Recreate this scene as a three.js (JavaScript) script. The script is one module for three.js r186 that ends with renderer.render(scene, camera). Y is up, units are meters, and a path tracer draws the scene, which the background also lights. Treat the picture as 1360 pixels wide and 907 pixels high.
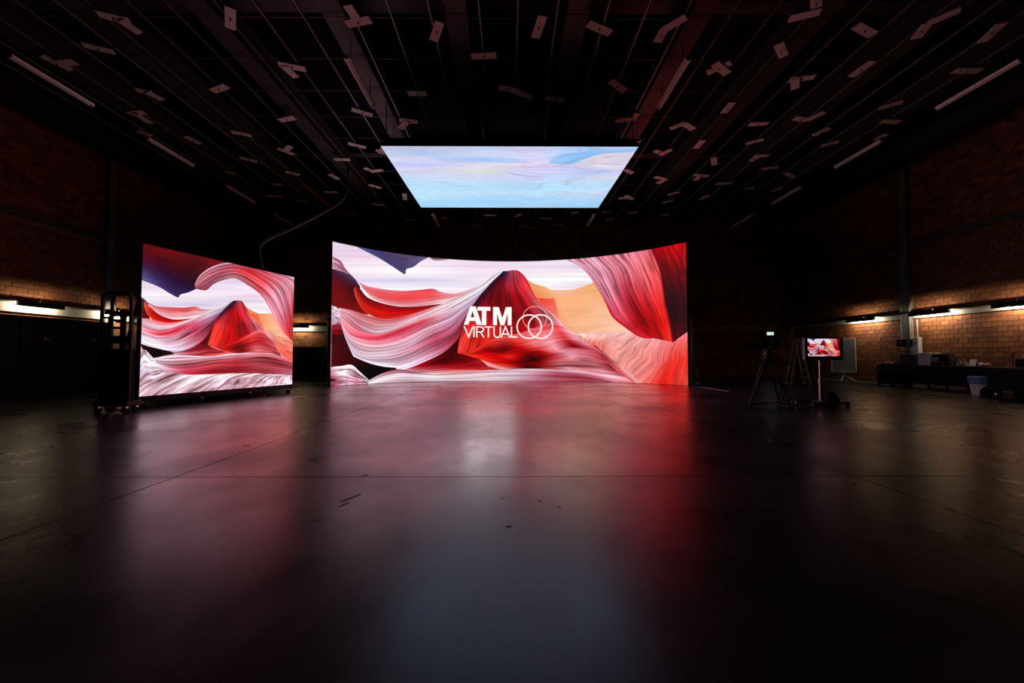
import * as THREE from 'three';
import { mergeGeometries } from 'three/addons/utils/BufferGeometryUtils.js';
import { RoundedBoxGeometry } from 'three/addons/geometries/RoundedBoxGeometry.js';
import { RectAreaLightUniformsLib } from 'three/addons/lights/RectAreaLightUniformsLib.js';

// ------------------------------------------------------------------ camera, light, exposure
const W = 1360, H = 907, F = 529, EYE = 1.05;
const scene = new THREE.Scene();
scene.background = new THREE.Color(0x000000);
const camera = new THREE.PerspectiveCamera(2 * Math.atan(H / 2 / F) * 180 / Math.PI, W / H, 0.05, 200);
camera.rotation.order = 'YXZ';
camera.rotation.set(0.035, -0.0057, 0);
camera.position.set(0, EYE, 0);
scene.add(camera);
const renderer = new THREE.WebGLRenderer({ antialias: true });
renderer.toneMapping = THREE.LinearToneMapping;
renderer.toneMappingExposure = 1.0;
renderer.shadowMap.enabled = true;
RectAreaLightUniformsLib.init();
const LED_LIGHT = 0.7, SKY_LIGHT = 0.3, LAMP_LIGHT = 165, LETTER_LIGHT = 3.5;
const WARM = new THREE.Color().setRGB(1, 0.83, 0.58);

// ------------------------------------------------------------------ helpers
let seed = 7;
const rnd = () => { seed = (seed + 0x6d2b79f5) | 0; let t = Math.imul(seed ^ (seed >>> 15), 1 | seed); t = (t + Math.imul(t ^ (t >>> 7), 61 | t)) ^ t; return ((t ^ (t >>> 14)) >>> 0) / 4294967296; };
const hash = (x, y) => { let h = Math.imul(x | 0, 374761393) + Math.imul(y | 0, 668265263); h = Math.imul(h ^ (h >>> 13), 1274126177); return ((h ^ (h >>> 16)) >>> 0) / 4294967296; };
const sm = (t) => t * t * (3 - 2 * t);
function noise(x, y) {
  const i = Math.floor(x), j = Math.floor(y), a = sm(x - i), b = sm(y - j);
  return (hash(i, j) * (1 - a) + hash(i + 1, j) * a) * (1 - b) + (hash(i, j + 1) * (1 - a) + hash(i + 1, j + 1) * a) * b;
}
const fbm = (x, y, o = 4) => { let s = 0, a = 0.5; for (let k = 0; k < o; k++) { s += a * noise(x, y); x = x * 2.03 + 17.1; y = y * 2.03 + 9.7; a *= 0.5; } return s; };
const V = (x, y, z) => new THREE.Vector3(x, y, z);
const rayOf = (px, py) => V((px - W / 2) / F, (H / 2 - py) / F, -1).applyEuler(camera.rotation);
const onY = (px, py, y) => { const d = rayOf(px, py), k = (y - EYE) / d.y; return V(d.x * k, y, d.z * k); };
const onX = (px, py, x) => { const d = rayOf(px, py), k = x / d.x; return V(x, EYE + d.y * k, d.z * k); };
const onZ = (px, py, z) => { const d = rayOf(px, py), k = z / d.z; return V(d.x * k, EYE + d.y * k, z); };

const names = {};
const numbered = (n) => { names[n] = (names[n] ?? -1) + 1; return names[n] ? n + '_' + String(names[n]).padStart(3, '0') : n; };
const shade = (m) => { m.castShadow = m.receiveShadow = true; return m; };
function tag(o, label, category, group) { Object.assign(o.userData, { label, category }); if (group) o.userData.group = group; return o; }
function thing(name, label, category, [x, y, z] = [0, 0, 0], turn = 0, group) {
  const o = new THREE.Group(); o.name = numbered(name); scene.add(o);
  o.position.set(x, y, z); o.rotation.y = turn; return tag(o, label, category, group);
}
function part(name, geo, mat, parent, label) {
  const m = shade(new THREE.Mesh(Array.isArray(geo) ? merged(geo) : geo, mat)); m.name = name; parent.add(m);
  if (label) m.userData.label = label; return m;
}
function struct(name, geo, mat, label, category) {
  const m = shade(new THREE.Mesh(Array.isArray(geo) ? merged(geo) : geo, mat)); m.name = name; scene.add(m);
  m.userData = { kind: 'structure', label, category }; return m;
}
const merged = (list) => mergeGeometries(list.map((g) => { const q = g.index ? g.toNonIndexed() : g.clone(); for (const k of Object.keys(q.attributes)) if (!['position', 'normal', 'uv'].includes(k)) q.deleteAttribute(k); return q; }));
const box = (w, h, d, x = 0, y = 0, z = 0, ry = 0, rz = 0, rx = 0) => { const g = new THREE.BoxGeometry(w, h, d); g.rotateX(rx); g.rotateZ(rz); g.rotateY(ry); return g.translate(x, y, z); };
const rbox = (w, h, d, r, x = 0, y = 0, z = 0) => new RoundedBoxGeometry(w, h, d, 2, r).translate(x, y, z);
const cyl = (r0, r1, h, x = 0, y = 0, z = 0, n = 20) => new THREE.CylinderGeometry(r1, r0, h, n).translate(x, y + h / 2, z);
function bar(a, b, r, r2 = r, n = 12) {
  const d = V().subVectors(b, a), g = new THREE.CylinderGeometry(r2, r, d.length(), n);
  g.applyQuaternion(new THREE.Quaternion().setFromUnitVectors(V(0, 1, 0), d.clone().normalize()));
  return g.translate((a.x + b.x) / 2, (a.y + b.y) / 2, (a.z + b.z) / 2);
}
function beam(a, b, w, h) {
  const d = V().subVectors(b, a), g = new THREE.BoxGeometry(w, d.length(), h);
  g.applyQuaternion(new THREE.Quaternion().setFromUnitVectors(V(0, 1, 0), d.clone().normalize()));
  return g.translate((a.x + b.x) / 2, (a.y + b.y) / 2, (a.z + b.z) / 2);
}
const tube = (pts, r, closed = false, n = 48) => new THREE.TubeGeometry(new THREE.CatmullRomCurve3(pts, closed, 'centripetal'), n, r, 8, closed);
const lathe = (pts, n = 24) => new THREE.LatheGeometry(pts.map(([x, y]) => new THREE.Vector2(x, y)), n);
function wheel(r, w, x, y, z, ry = 0) { const g = new THREE.CylinderGeometry(r, r, w, 20); g.rotateZ(Math.PI / 2); g.rotateY(ry); return g.translate(x, y, z); }

const std = (color, roughness = 0.7, metalness = 0, more = {}) => new THREE.MeshStandardMaterial({ color, roughness, metalness, ...more });
const matte = (color, roughness = 0.85, k = 0.3) => new THREE.MeshPhysicalMaterial({ color, roughness, specularIntensity: k });
const lin = (r, g, b) => new THREE.Color().setRGB(r, g, b);
function dataTex(w, h, f, srgb) {
  const d = new Uint8Array(w * h * 4);
  for (let y = 0; y < h; y++) for (let x = 0; x < w; x++) { const c = f(x / w, y / h), o = (y * w + x) * 4; for (let k = 0; k < 3; k++) d[o + k] = Math.max(0, Math.min(255, 255 * (Array.isArray(c) ? c[k] : c))); d[o + 3] = 255; }
  const t = new THREE.DataTexture(d, w, h); t.magFilter = THREE.LinearFilter; t.wrapS = t.wrapT = THREE.RepeatWrapping; if (srgb) t.colorSpace = THREE.SRGBColorSpace; t.needsUpdate = true; return t;
}
const M = {
  black: matte(lin(0.01, 0.01, 0.011), 0.7), blackSteel: matte(lin(0.013, 0.013, 0.014), 0.5, 0.5), rubber: matte(lin(0.01, 0.01, 0.01), 0.9),
  led: matte(lin(0.012, 0.012, 0.014), 0.7), alu: std(lin(0.6, 0.6, 0.6), 0.35, 0.9), chrome: std(lin(0.75, 0.75, 0.75), 0.18, 1), white: std(lin(0.72, 0.7, 0.66), 0.6),
  board: std(lin(0.68, 0.62, 0.57), 0.75), enamel: std(lin(0.75, 0.74, 0.72), 0.28), ceilingSteel: std(lin(0.024, 0.02, 0.02), 0.55), deck: matte(lin(0.006, 0.006, 0.006), 0.95, 0.2),
  rail: std(lin(0.2, 0.19, 0.19), 0.4, 0.6), mortar: std(lin(0.19, 0.13, 0.08), 0.95), steelWhite: std(lin(0.24, 0.225, 0.2), 0.65), concrete: std(lin(0.07, 0.065, 0.06), 0.85),
  column: std(lin(0.16, 0.155, 0.14), 0.8), brown: matte(lin(0.025, 0.015, 0.01), 0.8), grey: std(lin(0.2, 0.2, 0.21), 0.6), darkGrey: std(lin(0.06, 0.06, 0.065), 0.55), blue: std(lin(0.12, 0.22, 0.42), 0.6),
  kerb: std(lin(0.28, 0.26, 0.22), 0.85), wood: std(lin(0.42, 0.3, 0.17), 0.7), cable: std(lin(0.02, 0.02, 0.022), 0.5), paleCable: std(lin(0.2, 0.16, 0.17), 0.4),
};

// ------------------------------------------------------------------ pictures shown on the screens
// a picture is built of bands; each band lies between guide curves, with colours along every guide and strata that follow the guides
const vivid = (c, sat, con) => { const l = 0.3 * c[0] + 0.59 * c[1] + 0.11 * c[2]; return c.map((v) => { const x = l + (v - l) * sat; return x > 180 ? x : 180 + (x - 180) * con; }); };
const hex = (s) => { const n = parseInt(s, 16); return [n >> 16 & 255, n >> 8 & 255, n & 255]; };
class Picture {
  constructor(w, h, toUv, frame, sat = 1.06, con = 1.22) { this.sat = sat; this.con = con; this.w = w; this.h = h; this.toUv = toUv; this.frame = frame; this.d = new Float32Array(w * h * 3); this.n = 0; }
  curve(pts, ns) {
    const [ox, oy, k] = this.frame, q = pts.map(([x, y]) => { const [u, v] = this.toUv(ox + x / k, oy + y / k); return V(u * this.w, (1 - v) * this.h, 0); });
    const c = new THREE.CatmullRomCurve3(q, false, 'centripetal'); c.arcLengthDivisions = 200; return c.getSpacedPoints(ns);
  }
  band(guides, colors, freq = 30, amp = 0.12, warp = 1) {
    const NS = 80, G = guides.length - 1, NT = Math.max(2, Math.ceil(28 / G)), id = ++this.n * 31.7;
    const C = guides.map((g) => this.curve(g, NS)), K = colors.map((r) => r.map((c) => vivid(hex(c), this.sat, this.con)));
    const at = (r, s0) => { const s = Math.max(0, Math.min(1, s0)); const x = s * (r.length - 1), i = Math.min(r.length - 2, Math.floor(x)), a = r.length > 1 ? x - i : 0; return r.length > 1 ? [0, 1, 2].map((k) => r[i][k] * (1 - a) + r[i + 1][k] * a) : r[0]; };
    const vert = (gi, tt, j) => { const a = C[gi][j], b = C[gi + 1][j]; return [a.x + (b.x - a.x) * tt, a.y + (b.y - a.y) * tt, (gi + tt) / G, j / NS]; };
    const tint = (t, s) => {
      const x = Math.max(0, Math.min(1, t)) * (K.length - 1), i = Math.min(K.length - 2, Math.floor(x)), a = x - i, c0 = at(K[i], s), c1 = at(K[i + 1], s);
      const wob = 0.05 * warp * (noise(s * 5 + id, t * 3) + (warp > 1 ? 0.5 * noise(s * 14 + id, t * 9) + 0.25 * noise(s * 40, t * 20 + id) : 0));
      const q = (t + wob) * freq, n1 = noise(q, id + s * 2.2) - 0.5, n3 = noise(q * 0.35, id * 3 + s * 3) - 0.5, n2 = noise(q * 1.6, id * 2 + s * 5), n4 = noise(q * 2.1 + 40, id * 4 + s * 7);
      const m = Math.max(0.12, 1 + amp * (1.7 * n1 + 1.5 * n3 - 4.5 * Math.max(0, n2 - 0.62) + 2.2 * Math.max(0, n4 - 0.66)));
      return [0, 1, 2].map((k) => (c0[k] * (1 - a) + c1[k] * a) * (k ? m : 1 + (m - 1) * 0.75));
    };
    for (let gi = 0; gi < G; gi++) for (let i = 0; i < NT; i++) for (let j = 0; j < NS; j++) {
      const a = vert(gi, i / NT, j), b = vert(gi, (i + 1) / NT, j), c = vert(gi, (i + 1) / NT, j + 1), e = vert(gi, i / NT, j + 1);
      this.tri(a, b, c, tint); this.tri(a, c, e, tint);
    }
  }
  tri(a, b, c, tint) {
    const x0 = Math.max(0, Math.floor(Math.min(a[0], b[0], c[0]) - 0.5)), x1 = Math.min(this.w - 1, Math.ceil(Math.max(a[0], b[0], c[0]) + 0.5));
    const y0 = Math.max(0, Math.floor(Math.min(a[1], b[1], c[1]) - 0.5)), y1 = Math.min(this.h - 1, Math.ceil(Math.max(a[1], b[1], c[1]) + 0.5));
    const D = (b[1] - c[1]) * (a[0] - c[0]) + (c[0] - b[0]) * (a[1] - c[1]);
    if (Math.abs(D) < 1e-6) return;
    for (let y = y0; y <= y1; y++) for (let x = x0; x <= x1; x++) {
      const p = x + 0.5, q = y + 0.5, l = ((b[1] - c[1]) * (p - c[0]) + (c[0] - b[0]) * (q - c[1])) / D, m = ((c[1] - a[1]) * (p - c[0]) + (a[0] - c[0]) * (q - c[1])) / D, n = 1 - l - m;
      if (l < -0.002 || m < -0.002 || n < -0.002) continue;
      const col = tint(l * a[2] + m * b[2] + n * c[2], l * a[3] + m * b[3] + n * c[3]), o = (y * this.w + x) * 3;
      for (let k = 0; k < 3; k++) this.d[o + k] = col[k];
    }
  }
  canvas() {
    const c = document.createElement('canvas'); c.width = this.w; c.height = this.h;
    const g = c.getContext('2d'), im = g.createImageData(this.w, this.h);
    for (let i = 0; i < this.w * this.h; i++) { for (let k = 0; k < 3; k++) im.data[i * 4 + k] = Math.max(0, Math.min(255, this.d[i * 3 + k])); im.data[i * 4 + 3] = 255; }
    g.putImageData(im, 0, 0); return c;
  }
  mean(u0, u1, v0, v1, sat = 1.5) {   // average of a patch, linear
    const s = [0, 0, 0]; let n = 0;
    for (let y = Math.floor((1 - v1) * this.h); y < (1 - v0) * this.h; y += 3) for (let x = Math.floor(u0 * this.w); x < u1 * this.w; x += 3) { n++; for (let k = 0; k < 3; k++) { const c = Math.min(255, Math.max(0, this.d[(y * this.w + x) * 3 + k])) / 255; s[k] += c <= 0.04045 ? c / 12.92 : ((c + 0.055) / 1.055) ** 2.4; } }
    const c = s.map((v) => v / n), l = 0.21 * c[0] + 0.72 * c[1] + 0.07 * c[2]; return lin(...c.map((v) => Math.max(0, l + (v - l) * sat)));   // the diodes are purer than the picture of them
  }
}
function screenMaterial(canvas, glow = 1) {
  const t = new THREE.CanvasTexture(canvas); t.colorSpace = THREE.SRGBColorSpace; t.magFilter = THREE.LinearFilter;
  return new THREE.MeshStandardMaterial({ color: 0x000000, roughness: 0.6, emissive: 0xffffff, emissiveMap: t, emissiveIntensity: glow });
}
function panelLight(parent, color, strength, w, h, pos, towards, name = 'screen_light') {
  const l = new THREE.RectAreaLight(color, strength, w, h); l.name = name; l.position.copy(pos); parent.add(l); l.up.set(0, 1, 0);
  const d = V().subVectors(towards, pos).normalize(); if (Math.abs(d.y) > 0.95) l.up.set(0, 0, -1);
  l.lookAt(towards); return l;
}

// curved wall: circle in plan
const LED = { cz: -8.67, r: 7.97, a: 0.8815, h: 5.0 };
const ledUv = (px, py) => {
  const d = rayOf(px, py), A = d.x * d.x + d.z * d.z, B = -2 * d.z * LED.cz, Cc = LED.cz * LED.cz - LED.r * LED.r, k = (-B + Math.sqrt(Math.max(0, B * B - 4 * A * Cc))) / (2 * A);
  const x = d.x * k, z = d.z * k - LED.cz; return [Math.atan2(x, -z) / (2 * LED.a) + 0.5, (EYE + d.y * k) / LED.h];
};
const main = new Picture(2000, 712, ledUv, [430, 300, 4.123]);
{
  const hz = (y) => [[20, y], [500, y], [1000, y], [1500, y], [2060, y]], B = (...a) => main.band(...a);
  B([hz(20), hz(160), hz(225), hz(265), hz(300), hz(322), hz(350), hz(900)], [
    ['e4d8f0', 'ead8ea', 'ecdcea', 'f4f0f4', 'f8f8fa', 'f8f8fa'], ['ecd4ea', 'f2deee', 'ecdcec', 'f2e8f0', 'f4f0f2', 'ffffff'], ['f8e8f4', 'fbf4fa', 'eed6ea', 'ecd8ea', 'd8c2de', 'f8f4fa'],
    ['f4e4f2', 'fdfafc', 'f4e4f0', 'fbf4fa', 'ffffff', 'ffffff'], ['e4d8f0', 'd4cce8', 'f4ecf6', 'fdfafc', 'fefefe', 'ffffff'], ['fff8ff', 'ece6f6', 'e8e0f0', 'fffbfb', 'd0bedc', 'd8c8e0'], ['fff4fa', 'fff4fa'], ['e08080', 'e08080']], 60, 0.035);
  B([[[140, 84], [300, 108], [460, 142], [585, 166]], [[143, 95], [220, 135], [300, 175], [380, 225], [430, 258], [446, 265], [452, 238], [490, 225], [530, 195], [580, 170]]], [['6a6486', '5c5478', '6a5870', '70607c'], ['7a7aa4', '54507a', '5a5478', '787498']], 18, 0.11);
  B([[[575, 160], [640, 172], [690, 178]], [[575, 170], [600, 186], [650, 188], [690, 182]]], [['8a6a74', 'a88a94'], ['7a5060', 'c8b0b8']], 13, 0.28);
  // orange hills
  B([[[1100, 285], [1150, 316], [1215, 335], [1240, 348], [1300, 350], [1380, 345], [1440, 325], [1500, 300]], [[1120, 360], [1200, 400], [1260, 400], [1330, 395], [1420, 390], [1540, 400]], [[1240, 520], [1300, 570], [1380, 610], [1480, 606], [1600, 585], [1690, 600]]],
    [['e8a080', 'eca878', 'f0b890', 'f0c0b0', 'f0b898', 'f0b080', 'f0b078'], ['ec9468', 'f09868', 'f4b088', 'f4ac84', 'f4b48c', 'f4b48c'], ['f08c70', 'f4a888', 'f8b898', 'f8c0a0', 'f8c8ac', 'f8ccb8']], 24, 0.03);
  B([[[1165, 393], [1210, 398], [1262, 396]], [[1225, 480], [1265, 512], [1292, 512]]], [['e85850', 'f06058', 'f06a5c'], ['e86860', 'f08878', 'f49c84']], 13, 0.06);
  // rock wall at the edge, far dune, red hollow
  B([[[43, 165], [90, 190], [120, 235], [182, 302]], [[43, 235], [100, 255], [140, 265], [180, 302]]], [['c890a8', 'a86a80', 'c8a0b8'], ['e0b0c0', 'd0a0b4', 'b08098']], 14, 0.35);
  B([[[43, 232], [100, 250], [150, 270], [185, 310], [200, 335]], [[43, 330], [100, 340], [150, 350], [175, 350], [190, 380]], [[42, 438], [100, 455], [150, 468], [200, 480], [245, 488]]],
    [['5a3048', '54485c', '5c546c', '4a3040'], ['780a18', '6a1420', '4c1824', '3a0c14'], ['7a0810', '800a10', '8a0a0c', 'a01008']], 21, 0.11);
  B([[[188, 306], [240, 330], [330, 347], [430, 356], [530, 350], [600, 345], [640, 362], [720, 370], [800, 345], [860, 330]], [[205, 325], [260, 362], [350, 390], [440, 400], [530, 392], [640, 385], [760, 372], [860, 345]], [[215, 347], [260, 392], [340, 427], [430, 440], [520, 440], [640, 420], [760, 385], [860, 350]]],
    [['c89098', 'd88088', 'd87c80', 'dc6c70', 'e05a60', 'e0a0a8', 'e8c0c8', 'e0c0d0'], ['e87880', 'e4585c', 'e05058', 'e4686c', 'e8989c', 'e8c8d0'], ['f0c8cc', 'f0b0b4', 'f0b8bc', 'f4d0d4', 'f0d4da', 'ecd8e0']], 27, 0.13);
  B([[[176, 318], [200, 345], [235, 388], [300, 418], [400, 440], [500, 442], [600, 432], [650, 426]], [[170, 335], [190, 380], [225, 420], [280, 450], [350, 468], [450, 465], [560, 446], [645, 430]], [[164, 350], [180, 405], [215, 460], [260, 492], [320, 508], [420, 500], [520, 476], [645, 434]]],
    [['50101c', '6a0a0c', '8a0c08', '780806', '7a0a0a', '5a0808'], ['b84038', 'b82818', 'c02408', 'b01c06', 'a01408', '801010'], ['e07068', 'd84830', 'd83c18', 'e04418', 'c82c18', 'b03030']], 21, 0.13);
  // layers at the edge
  B([[[42, 435], [70, 445], [100, 455]], [[42, 543], [70, 540], [100, 538]]], [['d8b8c4', 'e0ccd8', 'e0c8d4'], ['c8a8b8', 'b890a4', 'c8a0b0']], 13, 0.32);
  B([[[42, 543], [70, 540], [105, 538]], [[42, 600], [80, 600], [120, 600]]], [['a03048', 'b04858', 'b05868'], ['6a1420', '5c0c14', '500a10']], 13, 0.35);
  B([[[42, 598], [80, 598], [130, 600]], [[40, 775], [100, 770], [175, 765]]], [['500a12', '480810', '400810'], ['600a12', '500a10', '480a10']], 13, 0.13);
  // dark fold beside the peak
  B([[[400, 770], [560, 725], [660, 670], [735, 600], [800, 500]], [[425, 790], [560, 760], [680, 728], [735, 690], [780, 640]], [[430, 805], [560, 800], [700, 792], [850, 790], [1010, 790]]],
    [['c8a0b4', 'a03040', '701020', '400818', '300410'], ['c898a8', 'a02028', '5a0810', '500a14', 'a01418'], ['e0c0cc', 'd89098', 'd04850', 'd83c40', 'e06060']], 32, 0.32);
  // great pale sweep
  B([[[88, 450], [150, 462], [230, 487], [320, 508], [420, 500], [520, 472], [640, 430], [740, 386], [860, 325], [940, 264], [1000, 244]], [[89, 470], [130, 492], [200, 548], [280, 580], [360, 568], [500, 515], [640, 455], [760, 400], [880, 335], [960, 265], [1000, 245]],
    [[93, 520], [150, 588], [225, 608], [300, 608], [400, 578], [535, 528], [680, 480], [800, 410], [900, 335], [1000, 246]], [[97, 548], [140, 620], [230, 665], [330, 670], [450, 640], [580, 570], [700, 510], [800, 430], [900, 340], [1000, 247]],
    [[106, 582], [150, 662], [220, 712], [330, 718], [450, 690], [590, 622], [700, 562], [780, 480], [885, 362], [1000, 248]], [[118, 616], [150, 690], [172, 727], [250, 754], [330, 774], [420, 790], [560, 742], [660, 690], [742, 610], [785, 500], [860, 390], [1000, 249]]],
    [['f0b8c0', 'e88890', 'e87880', 'e87078', 'e88088', 'e8a0a8', 'f0c8cc', 'f0d0d8', 'e8d8e0', 'e0d0dc', 'd8c8d4'], ['e8b0b8', 'e0a0b0', 'f4e8f4', 'f4dce4', 'f0d0d8', 'f4dce4', 'f8f0f4', 'f0e8f0', 'e0dae8', 'd0c8d8'],
      ['f4a0a8', 'e86878', 'd84858', 'c83c50', 'd05060', 'd898a8', 'd4b8c8', 'c4b4c8', 'b8acc4', 'a898b4'], ['e8c0d0', 'f0c8d0', 'ecc8d8', 'e4c0d0', 'd8a8b8', 'd0a8bc', 'c0a0b8', 'a894b0', '8c7a98'],
      ['e8d0e0', 'e8d4e4', 'e4c4d4', 'd898a8', 'c86078', 'b87890', 'b898b0', '9c88a4', '6c5878'], ['e0d0e0', 'e4d8ec', 'e0d4e8', 'd8c8dc', 'c89cb0', 'a04858', '781828', '5c1428', '4c1c38', '4a2848']], 62, 0.28);
  // hollow under the sweep
  B([[[160, 715], [250, 753], [330, 772], [397, 778]], [[155, 760], [200, 803], [245, 846], [300, 824], [397, 792]]], [['581018', '280406', '200204', '200204'], ['380608', '180204', '180204', '4a0c10']], 13, 0.13);
  // the peak
  B([[[985, 246], [900, 330], [830, 415], [785, 500], [758, 580], [740, 640], [733, 695]], [[995, 248], [935, 320], [885, 385], [875, 430], [870, 490], [850, 560], [800, 620], [770, 680], [742, 700]], [[1005, 247], [975, 330], [965, 400], [960, 470], [930, 560], [900, 630], [860, 720]],
    [[1015, 245], [995, 330], [1000, 420], [1010, 500], [1000, 570], [990, 640], [960, 740]], [[1030, 242], [1050, 330], [1090, 420], [1120, 500], [1130, 570], [1100, 650], [1080, 740]], [[1062, 243], [1085, 260], [1110, 290], [1150, 370], [1190, 430], [1240, 470], [1330, 560], [1420, 625], [1500, 700]]],
    [['302840', '3a2840', '402038', '380c1c', 'c03838', 'e05048', 'e86860'], ['3a3048', '5a1830', '601028', 'a83048', 'd84848', 'e8483c', 'e85048'], ['503850', '701828', '6a0814', '7a0a10', 'd83c38', 'e04030', 'c82820'],
      ['705068', 'a03848', '8a1018', '8a0a12', 'c82c30', 'e8504c', 'd03028'], ['c86070', 'd04850', 'a81820', '800c14', 'a82028', 'e86060', 'd84848'], ['883840', 'c04048', 'd86068', 'f0a0a8', 'f0b0bc', 'e8a8b8', 'd890a0', 'c87888']], 55, 0.28);
  B([[[733, 690], [800, 690], [870, 650], [930, 620], [1000, 600], [1070, 590], [1150, 560], [1250, 530], [1330, 560]], [[738, 694], [820, 705], [900, 690], [960, 690], [1031, 665], [1100, 660], [1200, 640], [1300, 620], [1410, 622]], [[756, 700], [858, 727], [940, 710], [1010, 720], [1080, 715], [1150, 690], [1250, 690], [1350, 660], [1460, 662]],
    [[800, 708], [880, 738], [960, 750], [1040, 750], [1120, 740], [1200, 725], [1300, 700], [1400, 680], [1510, 702]], [[856, 730], [950, 764], [1010, 780], [1080, 782], [1150, 775], [1250, 770], [1350, 770], [1450, 780], [1600, 790]], [[900, 770], [960, 785], [1010, 793], [1080, 796], [1170, 792], [1280, 800], [1400, 810], [1500, 822], [1720, 862]]],
    [['e85850', 'e84c40', 'e84840', 'f06058', 'f07070', 'e86870', 'd05058', 'd86068', 'e8b0bc'], ['e84840', 'd83828', '8a1414', '601014', 'c02c28', 'f08484', 'f0a0a8', 'c04850', 'e0b0bc'], ['e85048', 'e84438', 'b82018', 'e04038', '70100c', 'a82c28', 'f09ca8', '7a1018', 'c87884'],
      ['f06a60', 'e04840', 'c82c24', '801008', '3a0608', 'b83030', 'f4b0bc', 'd87880', 'c85864'], ['f08078', 'f07068', 'f07870', '400608', 'd04038', 'f4b4bc', 'e88890', 'e8a0a8', 'a83c48'], ['f0b4bc', 'f0bcc4', 'e8c8d0', 'e8c0c8', 'f0ccd8', 'f0c8d4', 'ecb4c0', 'ecbcc8', 'e8909c']], 30, 0.24);
  // slope on the far side
  B([[[1380, 590], [1385, 605], [1390, 616]], [[1580, 582], [1520, 620], [1478, 664]], [[1690, 588], [1620, 670], [1570, 738]], [[1780, 616], [1720, 720], [1640, 812]], [[1870, 630], [1830, 740], [1730, 866]], [[1940, 623], [1900, 750], [1850, 874]], [[2016, 566], [2012, 720], [2010, 880]]],
    [['f4d0c8', 'f4c4bc', 'f0a8a0'], ['f4c8c0', 'f0a8a0', 'e87068'], ['f4b4b0', 'f0a8a4', 'ec9890'], ['f0a4a4', 'f09890', 'f0a0a0'], ['f09090', 'f08484', 'f08c88'], ['f07c7c', 'e84840', 'e03830'], ['f09090', 'e04840', 'e86860']], 80, 0.13);
  B([[[1490, 655], [1540, 700], [1640, 780], [1740, 858]], [[1440, 650], [1520, 712], [1600, 785], [1700, 862]]], [['b04850', 'f0a0a4', 'f0a8a8', 'f4a8a0'], ['d88890', '7a2028', 'd05860', 'e88080']], 13, 0.35);
  // hanging rock
  B([[[1322, 178], [1420, 238], [1490, 330], [1535, 410], [1580, 500], [1640, 550], [1720, 605], [1755, 616]], [[1440, 172], [1510, 260], [1560, 360], [1600, 440], [1650, 520], [1720, 590], [1790, 618]], [[1560, 160], [1620, 270], [1660, 380], [1700, 460], [1750, 550], [1800, 616]],
    [[1690, 140], [1740, 260], [1780, 380], [1820, 480], [1860, 580], [1885, 632]], [[1784, 126], [1830, 230], [1850, 330], [1862, 420], [1888, 530], [1904, 637]], [[1796, 124], [1842, 230], [1862, 330], [1874, 420], [1900, 530], [1915, 637]], [[2016, 70], [2016, 200], [2016, 350], [2014, 480], [2010, 568]]],
    [['e0a8b8', 'd898a8', 'd88898', 'd05060', 'c83040', 'b82028'], ['e0a0b0', 'd898a8', 'c88898', 'd06878', 'c84050', 'd84048'], ['e090a0', 'c87888', 'b04858', 'a02830', '8a1018', 'b01820'], ['e48898', 'e88088', 'e06068', 'd83c40', 'c82820', 'd83c34'], ['e07880', 'e86868', 'e85858', 'e84840', 'e83c30', 'e85040'],
      ['9a1414', '680808', '500408', '400408', '380406', '6a0c0c'], ['d01c18', 'a81010', '580810', '400608', '480a0c']], 105, 0.32);
  B([[[1868, 106], [1910, 180], [1945, 270]], [[1885, 102], [1930, 180], [1965, 270]], [[1905, 96], [1960, 180], [1990, 270]]], [['8a0c0c', '6a0808', '500608'], ['d81c14', 'b81410', '700a0a'], ['a01410', '780a0a', '580808']], 10, 0.13);
  // ground
  B([[[36, 774], [100, 768], [150, 762], [200, 802], [250, 848]], [[36, 815], [100, 812], [160, 822], [210, 838], [250, 852]], [[34, 880], [100, 876], [180, 872], [250, 868]]], [['e8c8d0', 'f0e8f0', 'f0e0e8', 'f4e8f0'], ['b87c8c', 'e0c8d4', 'c090a0', 'f0e4ec'], ['8a3848', 'd0a0b0', 'c08090', 'f0e0e8']], 18, 0.53);
  B([[[244, 848], [320, 808], [400, 786], [480, 797], [600, 806], [750, 798], [900, 788], [1000, 786], [1072, 782], [1200, 784], [1330, 792], [1480, 812], [1620, 850]], [[244, 856], [330, 826], [420, 810], [500, 815], [620, 822], [760, 815], [900, 808], [1010, 806], [1090, 806], [1220, 806], [1340, 812], [1490, 828], [1620, 858]], [[244, 880], [500, 870], [800, 866], [1031, 866], [1300, 868], [1620, 880]]],
    [['f0e0e8', '9a5060', '8a4050', 'e0c8d4', 'e0a8b4', 'e09098', 'e89ca4', 'e8c0cc', 'ecd4dc', 'ecc8d4', 'f0d0dc', 'f0c8d4', 'e898a4'], ['f4e8f0', 'e8d8e0', 'e0ccd8', 'f0e0e8', 'f0d4dc', 'f0d0d8', 'e8ccd8', 'dcc8d4', 'c890a0', 'b06070', 'a85060', 'c07080', 'e090a0'], ['f0dce4', 'ecd8e0', 'f0dce8', 'f0d8e0', 'e8d4e0', 'd0b0c0', 'b87888', 'b06878', 'a04858', 'e08890']], 21, 0.28);
}
const mainCanvas = main.canvas();
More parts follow.
